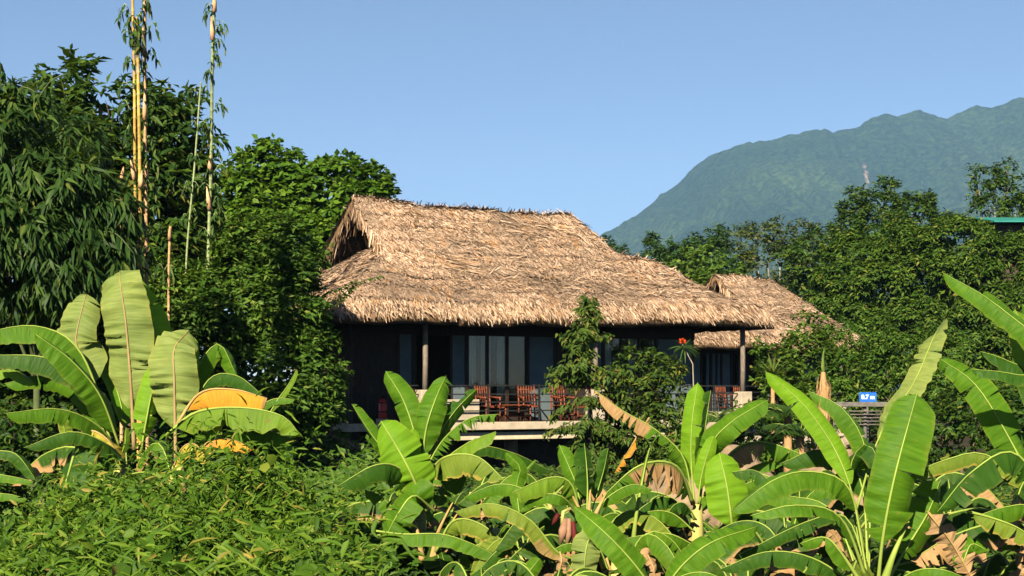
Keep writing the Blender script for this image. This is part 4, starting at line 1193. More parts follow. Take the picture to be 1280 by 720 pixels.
# --- F front
Fp = banana_plant('low banana plant at the bottom edge with two long diagonal leaves', 824, 745, 10.2, 0, 0.0, 0.08)
lv(Fp, 10.2, [
    dict(p=P((822, 745), (790, 702, -.1), (756, 666, -.1), (716, 632, .1)), w=20, n=(-.25, -.7, .65), fold=14, mat='ban', p0=.06, tipw=.3),
    dict(p=P((826, 745), (852, 708, -.1), (890, 678, -.1), (948, 658, .1)), w=21, n=(.2, -.7, .65), fold=14, mat='ban', p0=.06, tipw=.3),
    dict(p=P((826, 745, -.2), (850, 722, -.4), (880, 716, -.5), (912, 728, -.5)), w=10, n='U', fold=30, mat='ban', p0=.1),
    dict(p=P((812, 700, .3), (810, 695, .2), (816, 708, .1), (820, 730, .1)), w=12, n='C', fold=30, mat='ban_dead', p0=.02, tears=5),
])
# --- H right
Hp = banana_plant('large banana plant at right with a broad upright leaf facing the camera', 1088, 742, 10.4, 0, 0.0, 0.10)
lv(Hp, 10.4, [
    dict(p=P((1088, 742), (1060, 600, .1), (1012, 515, .2), (956, 464, .3)), w=18, n=(-.3, -.85, .45), fold=12, mat='ban_bright', p0=.42, tipw=.35),
    dict(p=P((1086, 742, .2), (1085, 580, .4), (1056, 514, .5), (1008, 488, .6)), w=20, n=(-.1, -.6, .8), fold=34, mat='ban', p0=.5, tipw=.35),
    dict(p=P((1096, 742, -.2), (1104, 668, -.35), (1120, 588, -.4), (1146, 492, -.3)), w=32, n='C', fold=8, mat='ban', p0=.26, tipw=.8, asym=1.15, rip=.015),
    dict(p=P((1070, 640, .3), (1100, 545, .3), (1142, 480, .35), (1166, 425, .5), (1178, 404, .8)), w=19, n=(-.7, -.6, .1), fold=-6, mat='ban_under', p0=.3, tipw=.8, rip=.02, rib='rib'),
    dict(p=P((1080, 690, .2), (1060, 610, 0), (1015, 590, -.1), (968, 600, -.2), (914, 640, -.2)), w=24, n='U', fold=26, mat='ban', p0=.22),
    dict(p=P((1088, 742, 0), (1052, 650, -.3), (996, 632, -.5), (938, 645, -.5)), w=15, n='U', fold=26, mat='ban', p0=.3, ribr=1.6),
    dict(p=P((1090, 742, .1), (1060, 650, .2), (1010, 652, .1), (916, 698, 0)), w=15, n='U', fold=34, mat='ban_dark', p0=.25, tears=9, gap=.15),
    dict(p=P((1086, 742, .3), (1075, 600, .5), (1030, 562, .6), (975, 580, .7)), w=26, n='U', fold=36, mat='ban_dark', p0=.45),
    dict(p=P((1086, 742, .3), (1062, 600, .3), (1082, 555, .2), (1100, 580, .1), (1102, 600, .1)), w=20, n='U', fold=38, mat='ban_dark', p0=.5),
    dict(p=P((1100, 742, -.2), (1118, 690, -.3), (1136, 652, -.2)), w=3, n='C', fold=30, mat='ban_pale', p0=.8, ribr=4),
    dict(p=P((1084, 742, -.2), (1050, 690, -.3), (1030, 672, -.3), (1000, 680, -.3)), w=14, n='U', fold=40, mat='ban', p0=.3, ribr=2),
    dict(p=P((1100, 742, -.2), (1130, 690, 0), (1160, 640, .1), (1175, 600, .2)), w=30, n=(.3, -.9, .3), fold=16, mat='ban', p0=.35, tears=3, gap=.2),
    dict(p=P((1100, 745, -.6), (1140, 716, -.8), (1175, 712, -.9), (1210, 724, -.9)), w=10, n='U', fold=30, mat='ban', p0=.1),
    dict(p=P((1080, 742, 0), (1020, 700, -.2), (960, 690, -.2), (900, 712, -.2)), w=20, n='U', fold=40, mat='ban_dark', p0=.2),
    dict(p=P((1076, 660, .5), (1120, 600, .6), (1095, 560, .6), (1040, 600, .7)), w=20, n='U', fold=36, mat='ban', p0=.3),
    dict(p=P((1080, 742, .2), (1040, 640, .5), (985, 620, .6), (940, 612, .6)), w=20, n='U', fold=36, mat='ban', p0=.3),
    dict(p=P((1070, 742, .2), (1050, 680, .2), (1030, 660, .2), (1012, 672, .2)), w=12, n='C', fold=30, mat='ban_dead', p0=.4, tears=5),
])
# --- I far right
Ip = banana_plant('banana plant cut by the right edge with leaves rising out of the picture', 1322, 660, 10.0, 0, 0.0, 0.11)
lv(Ip, 10.0, [
    dict(p=P((1326, 640), (1310, 455, .1), (1250, 385, .2), (1178, 341, .3)), w=20, n=(-.1, -.7, .7), fold=24, mat='ban', p0=.45, tipw=.35),
    dict(p=P((1326, 640, .2), (1300, 480, .4), (1283, 420, .5), (1268, 386, .6)), w=24, n='C', fold=14, mat='ban_pale', p0=.5, tipw=.6),
    dict(p=P((1326, 640, -.1), (1310, 490, -.2), (1265, 468, -.3), (1214, 462, -.3)), w=15, n='U', fold=30, mat='ban_dark', p0=.4),
    dict(p=P((1324, 660, .1), (1290, 600, .1), (1225, 488, .2), (1174, 448, .4)), w=24, n=(-.35, -.75, .5), fold=18, mat='ban', p0=.25, tipw=.5),
    dict(p=P((1324, 650, -.2), (1270, 568, -.4), (1215, 590, -.5), (1172, 640, -.5)), w=30, n='U', fold=40, mat='ban_dark', p0=.2, tears=5, gap=.2),
    dict(p=P((1324, 650, .2), (1240, 572, .2), (1180, 576, .2), (1116, 606, .2)), w=17, n='U', fold=40, mat='ban_olive', p0=.2, tears=6, gap=.3),
    dict(p=P((1326, 680, -.1), (1290, 636, -.2), (1258, 634, -.3), (1214, 648, -.3)), w=19, n='U', fold=36, mat='ban', p0=.2, tears=4, gap=.2),
    dict(p=P((1210, 640, -.4), (1240, 648, -.4), (1275, 662, -.4), (1310, 690, -.4)), w=18, n='U', fold=36, mat='ban_olive', p0=.05, tears=4, gap=.2),
    dict(p=P((1160, 640, -.1), (1172, 655, -.2), (1192, 682, -.2), (1214, 722, -.2)), w=22, n='L', fold=20, mat='ban_dead', p0=.02, tears=9, gap=.6),
    dict(p=P((1200, 720, -.1), (1205, 700, -.2), (1215, 680, -.2), (1236, 690, -.2)), w=14, n='C', fold=20, mat='ban', p0=.1, tears=3),
    dict(p=P((1326, 640, .4), (1310, 430, .6), (1290, 400, .6), (1278, 380, .6)), w=9, n='C', fold=20, mat='ban', p0=.4),
    dict(p=P((1326, 660, .3), (1300, 560, .4), (1270, 540, .4), (1236, 560, .4)), w=26, n='U', fold=40, mat='ban_dark', p0=.3),
    dict(p=P((1326, 640, .3), (1290, 480, .4), (1255, 450, .4), (1225, 440, .4)), w=20, n='H', fold=40, mat='ban_dark', p0=.4),
])
def auto_leaves(root, x, y, D, n, seed, Lm=1.3, mats=('ban_dark', 'ban_dark', 'ban_olive', 'ban'), zlo=-.35, zhi=.35, dead=3):
    """further arching leaves round the crown and withered ones hanging at the stem"""
    rg = random.Random(seed)
    c = at(x, y, D)
    def px(v): return (v.x / v.y * F + 640, HZ - (v.z - EYE) / v.y * F, v.y - D)
    for i in range(n):
        az = 2 * PI * (i + rg.uniform(-.3, .3)) / n
        d = Vector((math.cos(az), math.sin(az) * .9, 0))
        ln = Lm * rg.uniform(.75, 1.15); rise = rg.uniform(zlo, zhi)
        p = [c + Vector((0, 0, rg.uniform(-.5, -.1))), c + d * ln * .33 + Vector((0, 0, rise * .6 + .05)), c + d * ln * .68 + Vector((0, 0, rise * .7)), c + d * ln + Vector((0, 0, rise * .35 - .28))]
        banana_leaf(root, [px(v) for v in p], D, ln * .175 / D * F, n='H', fold=rg.uniform(18, 50), mat=rg.choice(mats), p0=.16, tears=rg.choice((2, 4, 8, 12)), gap=.3, dry=(lambda u, v, q=rg.uniform(.6, 1.3): 1.0 if u > q or abs(v) > q + .05 else 0), seed=seed + i, rip=.025)
    for i in range(dead):
        az = rg.uniform(PI, 2 * PI)
        d = Vector((math.cos(az), math.sin(az), 0))
        p = [c + Vector((0, 0, -.1)), c + d * .22 + Vector((0, 0, -.12)), c + d * .33 + Vector((0, 0, -.5)), c + d * .3 + Vector((0, 0, -1.0))]
        banana_leaf(root, [px(v) for v in p], D, .11 / D * F, n=(d.x, d.y, .2), fold=rg.uniform(20, 60), mat='ban_dead', p0=.2, tears=8, gap=.6, seed=seed + 50 + i)
auto_leaves(A, 150, 590, 15.3, 6, 301, 1.2)
auto_leaves(B, 225, 590, 14.6, 5, 302, 1.0)
auto_leaves(Cp, 530, 655, 16.2, 9, 303, 1.15)
auto_leaves(Dp, 733, 668, 14.3, 8, 304, 1.1)
auto_leaves(G, 874, 655, 15.2, 9, 305, 1.25)
auto_leaves(Hp, 1085, 690, 10.9, 7, 306, 1.1, dead=1)
auto_leaves(Ip, 1310, 640, 10.6, 8, 307, 1.2)
# --- J: low clump between C and D, K: low clump between G and H
Jp = banana_plant('small low banana clump between two taller plants, below the deck', 655, 690, 15.0, 0, 0.0, 0.07)
lv(Jp, 15.0, [
    dict(p=P((656, 690), (650, 655, .1), (640, 640, .2), (612, 650, .2)), w=14, n='U', fold=36, mat='ban_dark', p0=.2),
    dict(p=P((656, 690), (668, 655, .1), (690, 650, .1), (712, 668, .1)), w=13, n='U', fold=36, mat='ban_dark', p0=.2),
    dict(p=P((656, 700, -.3), (640, 680, -.4), (620, 690, -.5), (600, 712, -.5)), w=12, n='U', fold=36, mat='ban_dark', p0=.2),
    dict(p=P((656, 690), (646, 612, .2), (650, 585, .2), (632, 566, .2)), w=11, n='C', fold=20, mat='ban', p0=.35),
])
Kp = banana_plant('shaded low banana plant between the shredded one and the large right one', 985, 700, 12.4, 0, 0.0, 0.08)
lv(Kp, 12.4, [
    dict(p=P((985, 700), (960, 660, .1), (925, 652, .2), (880, 672, .2)), w=18, n='U', fold=38, mat='ban_dark', p0=.15),
    dict(p=P((985, 700), (1005, 660, .1), (1040, 655, .1), (1075, 680, .1)), w=18, n='U', fold=38, mat='ban_dark', p0=.15),
    dict(p=P((985, 700), (975, 625, .2), (948, 590, .3), (915, 590, .3)), w=18, n='U', fold=34, mat='ban_dark', p0=.3),
    dict(p=P((985, 700), (998, 640, .2), (1025, 610, .2), (1055, 622, .2)), w=15, n='U', fold=34, mat='ban', p0=.3),
    dict(p=P((985, 700, -.2), (950, 700, -.4), (910, 705, -.4), (870, 735, -.4)), w=16, n='U', fold=38, mat='ban_dark', p0=.15),
    dict(p=P((985, 700, -.2), (1000, 690, -.4), (1040, 700, -.4), (1070, 735, -.4)), w=16, n='U', fold=38, mat='ban_dark', p0=.15),
])

auto_leaves(Jp, 655, 680, 15.2, 6, 308, 1.0)
auto_leaves(Kp, 985, 690, 12.6, 8, 309, 1.1)
for i_, (x_, y_, D_, lab_) in enumerate(((620, 660, 18.5, 'banana plant in the second row, behind the gap left of the flowering one'), (800, 640, 18.0, 'banana plant in the second row, behind the shredded dead leaf'), (1190, 640, 13.0, 'shaded banana plant behind the brown torn leaf at lower right'), (1000, 620, 16.5, 'banana plant in the second row below the dried palm stump'), (600, 735, 13.0, 'low banana plant at the bottom edge left of the flowering one'), (690, 725, 12.0, 'low banana plant at the bottom edge below the maroon flower bud'), (935, 740, 11.0, 'low banana plant at the bottom edge below the shredded leaves'), (1215, 735, 10.8, 'low banana plant at the bottom edge right of the broad upright leaf'), (770, 700, 13.6, 'low banana plant right of the flowering one, under the torn brown leaf'), (690, 612, 20.5, 'banana plant in the third row directly below the deck edge'), (590, 615, 21.5, 'banana plant in the third row behind the central plant, below the deck'), (765, 628, 22.0, 'banana plant in the third row at the foot of the slender tree'), (480, 640, 17.5, 'banana plant half hidden between the weed bank and the central plant'), (1130, 620, 15.5, 'shaded banana plant behind the broad upright leaf'))):
    q_ = banana_plant(lab_, x_, y_, D_, 0, 0.0, 0.08)
    auto_leaves(q_, x_, y_, D_, 8, 320 + i_ * 11, 1.2 if D_ > 14 else 0.85, mats=('ban_dark', 'ban_dark', 'ban_dark', 'ban', 'ban_dark'), zlo=-.2, zhi=.3)

# ------------------------------------------------------------------ trees and shrubs
# bamboo thicket at the left
BAM = [(10, 205, 62, 70), (70, 255, 62, 52), (35, 310, 88, 62), (108, 322, 46, 40), (60, 200, 48, 40, 1.5), (-30, 260, 70, 110, 1), (120, 270, 34, 34)]
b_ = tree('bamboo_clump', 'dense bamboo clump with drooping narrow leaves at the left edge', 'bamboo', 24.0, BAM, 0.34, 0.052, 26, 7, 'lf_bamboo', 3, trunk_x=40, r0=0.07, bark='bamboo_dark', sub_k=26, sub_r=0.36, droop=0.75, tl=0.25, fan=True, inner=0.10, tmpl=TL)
# arching tips of that clump against the sky
rng = np.random.default_rng(8)
def spray(root, pts, D, n, L, W, mat, droop=0.7, tmpl=TL, name='spray', r=0.012, bark='bark', rng=rng, side=1.0, up=1.0):
    C, Lt = catmull([at(p[0], p[1], D + (p[2] if len(p) > 2 else 0)) for p in pts], n)
    T = norm(np.gradient(C, axis=0))
    o = np.array(root.location)
    MB().tube([tuple(c - o) for c in C[::max(1, n // 8)]], r, 5).build('branch', M[bark], root, True)
    sd = norm(np.cross(T, np.array([0, 0, 1.0])))
    sg = np.where(np.arange(n) % 2 == 0, 1.0, -1.0)[:, None]
    Dv = T * 0.45 + sd * sg * side + rng.normal(size=(n, 3)) * 0.3 + np.array([0, -0.15, -droop])
    N = np.tile(np.array([[0, -0.45, up]]), (n, 1)) + rng.normal(size=(n, 3)) * 0.25
    k = C[:, 2] > 0
    return leaves(name, C, Dv, N, L * rng.uniform(0.7, 1.2, n), W * rng.uniform(0.8, 1.2, n), M[mat], root, tmpl, o)
for pts in ([(30, 160), (60, 105), (90, 90)], [(-10, 160), (0, 100), (-6, 70), (8, 95)], [(10, 150), (25, 110), (50, 118)], [(-10, 130), (2, 108), (18, 105)], [(120, 260), (150, 250), (172, 280)], [(100, 300), (140, 290), (170, 320)]):
    spray(b_, pts, 23.5, 22, 0.36, 0.06, 'lf_bamboo', 0.8, bark='bamboo_dark')

tree('broadleaf_tree', 'tall dark tree with large drooping leaves behind the bamboo poles', 'tree', 34.0,
     [(98, 125, 34, 36), (70, 165, 40, 44), (140, 155, 40, 42), (205, 140, 32, 32), (232, 175, 22, 32), (190, 200, 48, 50), (120, 215, 60, 60), (215, 250, 40, 55), (160, 290, 70, 70), (185, 350, 70, 60)],
     0.34, 0.12, 15, 7, 'lf_dark', 4, trunk_x=160, r0=0.2, sub_k=18, sub_r=0.34, droop=0.45, tl=0.4, inner=0.3, group='trees beside and behind the houses')
tree('broadleaf_tree', 'olive tinged tree crown behind the bamboo at the far left', 'tree', 44.0, [(15, 150, 60, 42), (-40, 200, 60, 80), (50, 210, 50, 70)], 0.24, 0.10, 10, 6, 'lf_olive', 14, trunk_x=10, r0=0.2, group='trees beside and behind the houses', sub_k=16)
tree('broadleaf_tree', 'bright green round leaved tree standing behind the open gablet', 'tree', 47.0,
     [(345, 204, 26, 24), (312, 225, 30, 27), (385, 224, 34, 26), (426, 220, 26, 20), (460, 230, 22, 15), (470, 245, 20, 14), (405, 250, 50, 34), (345, 255, 46, 40), (290, 262, 34, 36), (375, 300, 66, 40), (300, 310, 55, 45), (450, 290, 40, 36), (250, 300, 40, 50)],
     0.24, 0.17, 20, 6, 'lf_bright', 5, trunk_x=370, r0=0.24, sub_k=22, sub_r=0.36, droop=0.12, tl=0.3, flat=0.6, inner=0.3, group='trees beside and behind the houses')
tree('broadleaf_tree', 'loose dark tree between the bamboo poles and the big shrub', 'tree', 38.0, [(235, 290, 50, 50), (215, 350, 50, 60), (260, 340, 46, 50)], 0.22, 0.10, 10, 6, 'lf_dark', 15, trunk_x=225, r0=0.13, group='trees beside and behind the houses')
sh = tree('leafy_shrub', 'big dense fine leaved shrub covering the left corner of the house', 'shrub', 32.0,
     [(335, 325, 62, 46), (290, 385, 80, 60), (350, 395, 48, 58), (335, 460, 74, 60), (255, 440, 66, 66), (392, 462, 24, 50), (225, 375, 42, 50), (300, 510, 95, 45), (385, 505, 34, 36)],
     0.165, 0.068, 44, 7, 'lf_shrub', 6, trunk_x=320, r0=0.12, sub_k=52, sub_r=0.26, droop=0.2, tl=0.26, flat=0.6, inner=0.3, group='shrubs round the houses')
for pts in ([(395, 390), (425, 370), (452, 352), (476, 345)], [(400, 400), (430, 372), (440, 362)], [(400, 372), (420, 362), (446, 352)]):
    spray(sh, pts, 32.0, 60, 0.17, 0.07, 'lf_shrub', 0.25, T4)

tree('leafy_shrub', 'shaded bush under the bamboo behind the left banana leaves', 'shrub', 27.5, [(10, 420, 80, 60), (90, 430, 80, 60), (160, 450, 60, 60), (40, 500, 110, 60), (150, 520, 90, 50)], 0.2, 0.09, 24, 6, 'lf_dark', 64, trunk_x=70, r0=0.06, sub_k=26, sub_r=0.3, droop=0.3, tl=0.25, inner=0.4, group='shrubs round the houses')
tree('leafy_shrub', 'dark leafy bush at the left edge beside the weed bank', 'shrub', 16.5, [(20, 545, 40, 34), (0, 580, 50, 40), (70, 580, 40, 34), (120, 575, 40, 30)], 0.10, 0.05, 60, 6, 'lf_dark', 65, trunk_x=20, r0=0.03, sub_k=22, sub_r=0.3, droop=0.2, tl=0.16, inner=0.4, group='shrubs round the houses')
# slender tree and bush in front of the veranda: level sprays of drooping leaflets
def spray_tree(name, label, D, x, ytop, levels, mat, seed, base_y=620, group=None, r0=0.05):
    rng = np.random.default_rng(seed)
    b = at(x, 0, D); b.z = 0
    root = empty(name, b, label, 'tree' if 'tree' in name else 'shrub', group)
    MB().tube([(0, 0, -0.1), tuple(at(x + 4, 520, D) - b), tuple(at(x - 3, 430, D) - b), tuple(at(x, ytop, D) - b)], [r0, r0 * .8, r0 * .55, r0 * .2], 8).build('trunk', M['bark'], root, True)
    Ps, Ds, Ns, Ls = [], [], [], []
    mb = MB()
    for (y, half, cnt, sl) in levels:
        for k in range(cnt):
            az = rng.uniform(0, 2 * PI)
            ln = half / F * D * rng.uniform(0.55, 1.1)
            p0 = np.array(at(x, y + rng.normal() * 5, D))
            dv = np.array([math.cos(az), math.sin(az) * 0.8, sl + rng.normal() * 0.15])
            n = max(8, int(ln / 0.028))
            a = np.linspace(0.12, 1, n)[:, None]
            C = p0 + dv * ln * a + np.array([0, 0, -0.28 * ln]) * a ** 2
            mb.tube([tuple(C[i] - np.array(b)) for i in (0, n // 2, n - 1)], [0.014, 0.009, 0.004], 5)
            T = norm(dv)[None, :]
            sd = norm(np.cross(T, np.array([[0, 0, 1.0]])))
            for rep in range(3):
                sg = np.where((np.arange(n) + rep) % 2 == 0, 1.0, -1.0)[:, None]
                Ps.append(C + rng.normal(size=(n, 3)) * 0.05)
                Ds.append(T * 0.35 + sd * sg * 0.8 + rng.normal(size=(n, 3)) * 0.3 + np.array([0, -0.1, -0.65]))
                Ns.append(np.tile(np.array([[0, -0.5, 1.0]]), (n, 1)) + rng.normal(size=(n, 3)) * 0.3)
                Ls.append(0.17 * rng.uniform(0.65, 1.2, n))
    mb.build('limbs', M['bark'], root, True)
    L = np.concatenate(Ls)
    leaves('crown', np.concatenate(Ps), np.concatenate(Ds), np.concatenate(Ns), L, L * 0.38, M[mat], root, T4, b)
    return root
spray_tree('slender_tree', 'slender young tree with level sprays of drooping leaves in front of the veranda', 32.5, 735, 372,
           [(378, 12, 6, .3), (391, 18, 8, .1), (404, 13, 5, 0), (427, 40, 7, .1), (440, 16, 4, .1), (461, 58, 9, .12), (476, 34, 5, .05), (498, 44, 6, -.1), (530, 58, 8, -.05), (546, 62, 8, -.1), (566, 50, 8, -.15), (592, 55, 12, -.2), (615, 60, 12, -.1), (640, 60, 10, -.1)], 'lf_spray', 51, group='trees beside and behind the houses')
tree('leafy_shrub', 'rounded leafy bush right of the slender tree, under the middle of the eaves', 'shrub', 33.0,
     [(805, 465, 30, 24), (828, 492, 24, 34), (790, 498, 34, 32), (815, 540, 36, 36), (780, 550, 36, 34), (800, 590, 60, 36)],
     0.17, 0.065, 34, 6, 'lf_spray', 61, trunk_x=800, r0=0.05, sub_k=20, sub_r=0.32, droop=0.4, tl=0.25, flat=0.6, inner=0.3, group='shrubs round the houses')
# dead curled leaf cluster on the slender tree is a small thing of its own kind; red flower on a spiky stalk
fl = empty('flowering_plant', at(872, 0, 31.5) * 1 - Vector((0, 0, at(872, 0, 31.5).z)), 'spiky plant with one red flower head under the right part of the eaves', 'flower')
o3 = Vector(fl.location)
MB().tube([(0, 0, 0), tuple(at(868, 520, 31.5) - o3), tuple(at(866, 455, 31.5) - o3), tuple(at(853, 430, 31.5) - o3)], [.02, .018, .014, .01], 6).build('stem', M['pale_bark'], fl, True)
rng = np.random.default_rng(5)
n = 90
c0 = np.array(at(853, 427, 31.5))
dv = norm(rdir(rng, n) + np.array([0, -.5, .3]))
leaves('flower_head', np.tile(c0, (n, 1)), dv, rdir(rng, n), 0.095 * rng.uniform(.7, 1.1, n), np.full(n, 0.03), M['flower_red'], fl, T4, o3)
n = 46
dv = norm(rdir(rng, n) * np.array([1, .8, .6]) + np.array([.15, -.1, -.1]))
leaves('leaf_rosette', np.tile(np.array(at(855, 434, 31.5)), (n, 1)), dv, np.tile(np.array([[0, -.5, 1.]]), (n, 1)), 0.42 * rng.uniform(.6, 1.1, n), np.full(n, 0.028), M['lf_palm'], fl, TL, o3)

# right of the large house
tree('leafy_shrub', 'glossy upright bush against the roof of the smaller house', 'shrub', 39.0, [(1008, 415, 16, 22), (1014, 446, 30, 30), (1000, 490, 44, 36), (1044, 452, 26, 36), (1040, 505, 40, 30)], 0.15, 0.075, 34, 6, 'lf_mango', 71, trunk_x=1012, r0=0.05, sub_k=20, sub_r=0.32, droop=0.05, tl=0.22, inner=0.3, group='shrubs round the houses')
tree('leafy_shrub', 'small bush beside the right corner post of the large house', 'shrub', 38.0, [(966, 440, 20, 18), (972, 465, 22, 22), (985, 500, 34, 26)], 0.15, 0.07, 34, 6, 'lf_mango', 72, trunk_x=970, r0=0.04, sub_k=16, sub_r=0.34, droop=0.1, tl=0.2, inner=0.3, group='shrubs round the houses')
tree('leafy_shrub', 'low dark hedge bush below the big trees, left of the blue sign', 'shrub', 37.0, [(1084, 426, 26, 30), (1060, 470, 30, 36), (1065, 510, 40, 26), (1110, 462, 40, 36), (1150, 470, 40, 50), (1100, 500, 30, 10, 4), (1200, 480, 50, 50)], 0.14, 0.06, 26, 6, 'lf_shrub', 73, trunk_x=1090, r0=0.05, sub_k=18, sub_r=0.3, droop=0.3, tl=0.22, inner=0.3, group='shrubs round the houses')

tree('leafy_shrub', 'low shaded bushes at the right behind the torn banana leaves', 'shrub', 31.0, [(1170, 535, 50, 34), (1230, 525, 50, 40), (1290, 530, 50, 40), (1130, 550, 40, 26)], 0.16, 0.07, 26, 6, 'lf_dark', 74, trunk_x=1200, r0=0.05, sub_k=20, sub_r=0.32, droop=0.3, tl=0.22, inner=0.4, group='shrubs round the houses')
tree('leafy_shrub', 'dark leafy bush hiding the right end of the deck below the corner pedestal', 'shrub', 32.0, [(895, 545, 30, 24), (940, 540, 34, 26), (975, 555, 34, 26), (860, 560, 26, 22), (925, 575, 60, 24)], 0.14, 0.06, 32, 6, 'lf_shrub', 75, trunk_x=930, r0=0.04, sub_k=18, sub_r=0.34, droop=0.3, tl=0.2, inner=0.4, group='shrubs round the houses')
def rosette(name, label, cat, x, y, D, n, L, W, mat, seed, up=0.7, group=None, droop=0.25, trunk=True):
    rng = np.random.default_rng(seed)
    c = at(x, y, D); b = Vector((c.x, D, 0))
    root = empty(name, b, label, cat, group)
    MB().tube([(0, 0, -.05), tuple((c - b) * 0.5), tuple(c - b)], [.06, .05, .05], 8).build('stem', M['dead_fibre'], root, True)
    # blades: three joined lengths that arch over
    dv = norm(rdir(rng, n) * np.array([1, 1, .5]) + np.array([0, 0, up]))
    Ls = L * rng.uniform(.7, 1.1, n)
    s = norm(np.cross(dv, np.array([0, 0, 1.])))
    seg = 5
    V = np.zeros((n, seg, 2, 3))
    for i in range(seg):
        a = i / (seg - 1)
        p = np.array(c - b)[None, :] + dv * (Ls * a)[:, None] + np.array([0, 0, -1.]) * (Ls * droop * a * a)[:, None]
        w = W * (1 - a) ** 0.6 * (0.5 + min(a * 4, .5)) * 0.5 + 0.002
        V[:, i, 0] = p + s * w; V[:, i, 1] = p - s * w
    o = np.arange(n) * seg * 2
    q = np.concatenate([np.stack([o + 2*i, o + 2*i + 1, o + 2*i + 3, o + 2*i + 2], 1) for i in range(seg - 1)])
    mesh_obj('leaves', np_mesh('leaves', V.reshape(-1, 3), [q]), M[mat], root)
    return root
rosette('spiky_plant', 'yellow green spiky rosette plant beside the right corner pedestal', 'plant', 966, 470, 36.0, 60, .85, .05, 'lf_yucca', 5, up=.7)

def cycad(label, x, y, D, n, L, seed, mat='lf_palm', group='feathery palms below the veranda', up=.55):
    """feather palm: arching fronds with paired leaflets"""
    rng = np.random.default_rng(seed)
    c = at(x, y, D); b = Vector((c.x, D, 0))
    root = empty('feather_palm', b, label, 'palm', group)
    MB().tube([(0, 0, -.05), tuple(c - b)], [.1, .08], 8).build('trunk', M['dead_fibre'], root, True)
    for i in range(n):
        az = 2 * PI * i / n + rng.normal() * .2
        dv = np.array([math.cos(az), math.sin(az), up + rng.uniform(-.15, .45)]); dv /= np.linalg.norm(dv)
        ln = L * rng.uniform(.75, 1.1); m = 46
        a = np.linspace(0.1, 1, m)[:, None]
        C = np.array(c - b) + dv * ln * a + np.array([0, 0, -.42 * ln]) * a ** 2
        fr = MB().tube([tuple(C[k]) for k in range(0, m, 9)], [.012, .010, .008, .006, .004, .003][:len(range(0, m, 9))], 5).build('frond', M['rib'], root, True)
        T = norm(np.gradient(C, axis=0)); sd = norm(np.cross(T, np.array([0, 0, 1.])))
        Pq = np.concatenate([C, C]); Dq = np.concatenate([T * .5 + sd, T * .5 - sd]) + np.array([0, 0, -.35]) + rng.normal(size=(2 * m, 3)) * .08
        Lq = np.tile(.30 * L * np.sin(np.clip(a[:, 0], .08, .97) * PI) ** .5, 2)
        leaves('leaflets', Pq, Dq, np.tile(np.array([[0, -.2, 1.]]), (2 * m, 1)), Lq, np.full(2 * m, .024), M[mat], fr, TL)
    return root
cycad('fern like feather palm in front of the smaller house railing', 905, 528, 31.0, 13, .95, 1)
cycad('dark feather palm right of the corner pedestal, below the glossy bush', 985, 520, 30.0, 15, 1.25, 2)
cycad('feather palm under the spiky plant, lower of the two near the pedestal', 1000, 545, 27.0, 12, 1.0, 3)

# dried palm sapling with a fresh spear
dp = empty('palm_sapling', Vector((at(1029, 0, 27).x, 27, 0)), 'dried fibrous palm stump with a pale fresh spear, left of the blue sign', 'palm')
o4 = Vector(dp.location)
MB().tube([(0, 0, -.05), tuple(at(1030, 540, 27) - o4), tuple(at(1029, 495, 27) - o4), tuple(at(1029, 465, 27) - o4)], [.12, .11, .09, .04], 10).build('trunk', M['dead_fibre'], dp, True)
rng = np.random.default_rng(3); n = 260
a = rng.uniform(0, 1, n); z = 0.1 + a * (at(1029, 468, 27).z - 0.1); an = rng.uniform(0, 6.28, n)
Pq = np.stack([.1 * np.cos(an), .1 * np.sin(an), z], 1) + np.array(o4)
leaves('dead_skirt', Pq, np.stack([np.cos(an) * .25, np.sin(an) * .25, -np.ones(n)], 1), np.stack([np.cos(an), np.sin(an), np.full(n, .2)], 1), rng.uniform(.2, .5, n), np.full(n, .035), M['dead_fibre'], dp, TL, o4)
n = 22; an = rng.uniform(0, 6.28, n)
leaves('spear', np.tile(np.array(at(1029, 470, 27)), (n, 1)), np.stack([np.cos(an) * .12, np.sin(an) * .12, np.ones(n)], 1), np.stack([np.cos(an), np.sin(an), np.zeros(n)], 1), rng.uniform(.3, .55, n), np.full(n, .035), M['lf_yucca'], dp, TL, o4)

# big trees at the right
TG = 'trees beside and behind the houses'
tree('broadleaf_tree', 'large dense dark green tree filling the right, left half of the mass', 'tree', 68.0,
     [(1075, 330, 46, 38), (1128, 325, 52, 40), (1095, 372, 60, 46), (1150, 360, 60, 60), (1070, 410, 45, 50), (1125, 430, 60, 50), (1048, 358, 28, 36)],
     0.25, 0.095, 30, 6, 'lf_mango', 81, trunk_x=1110, r0=0.26, sub_k=34, sub_r=0.25, droop=0.4, tl=0.3, flat=0.75, inner=0.2, group=TG)
tree('broadleaf_tree', 'large dense tree at the right edge behind the rising banana leaf', 'tree', 66.0,
     [(1196, 312, 50, 38), (1255, 342, 46, 42), (1210, 375, 60, 56), (1270, 400, 55, 60), (1200, 440, 60, 55), (1295, 345, 40, 44), (1282, 312, 30, 20), (1270, 460, 50, 50)],
     0.25, 0.095, 30, 6, 'lf_mango', 82, trunk_x=1225, r0=0.26, sub_k=34, sub_r=0.25, droop=0.4, tl=0.3, flat=0.75, inner=0.2, group=TG)
tree('broadleaf_tree', 'dark tree with three clumped crowns standing above the right tree mass', 'tree', 78.0,
     [(1070, 246, 12, 9), (1106, 237, 12, 11), (1149, 248, 15, 9), (1068, 268, 16, 14), (1104, 264, 20, 15), (1140, 270, 24, 14), (1060, 292, 20, 18), (1110, 292, 36, 18)],
     0.26, 0.11, 20, 6, 'lf_dark', 83, trunk_x=1105, r0=0.16, sub_k=18, sub_r=0.34, droop=0.2, tl=0.3, inner=0.3, group=TG)
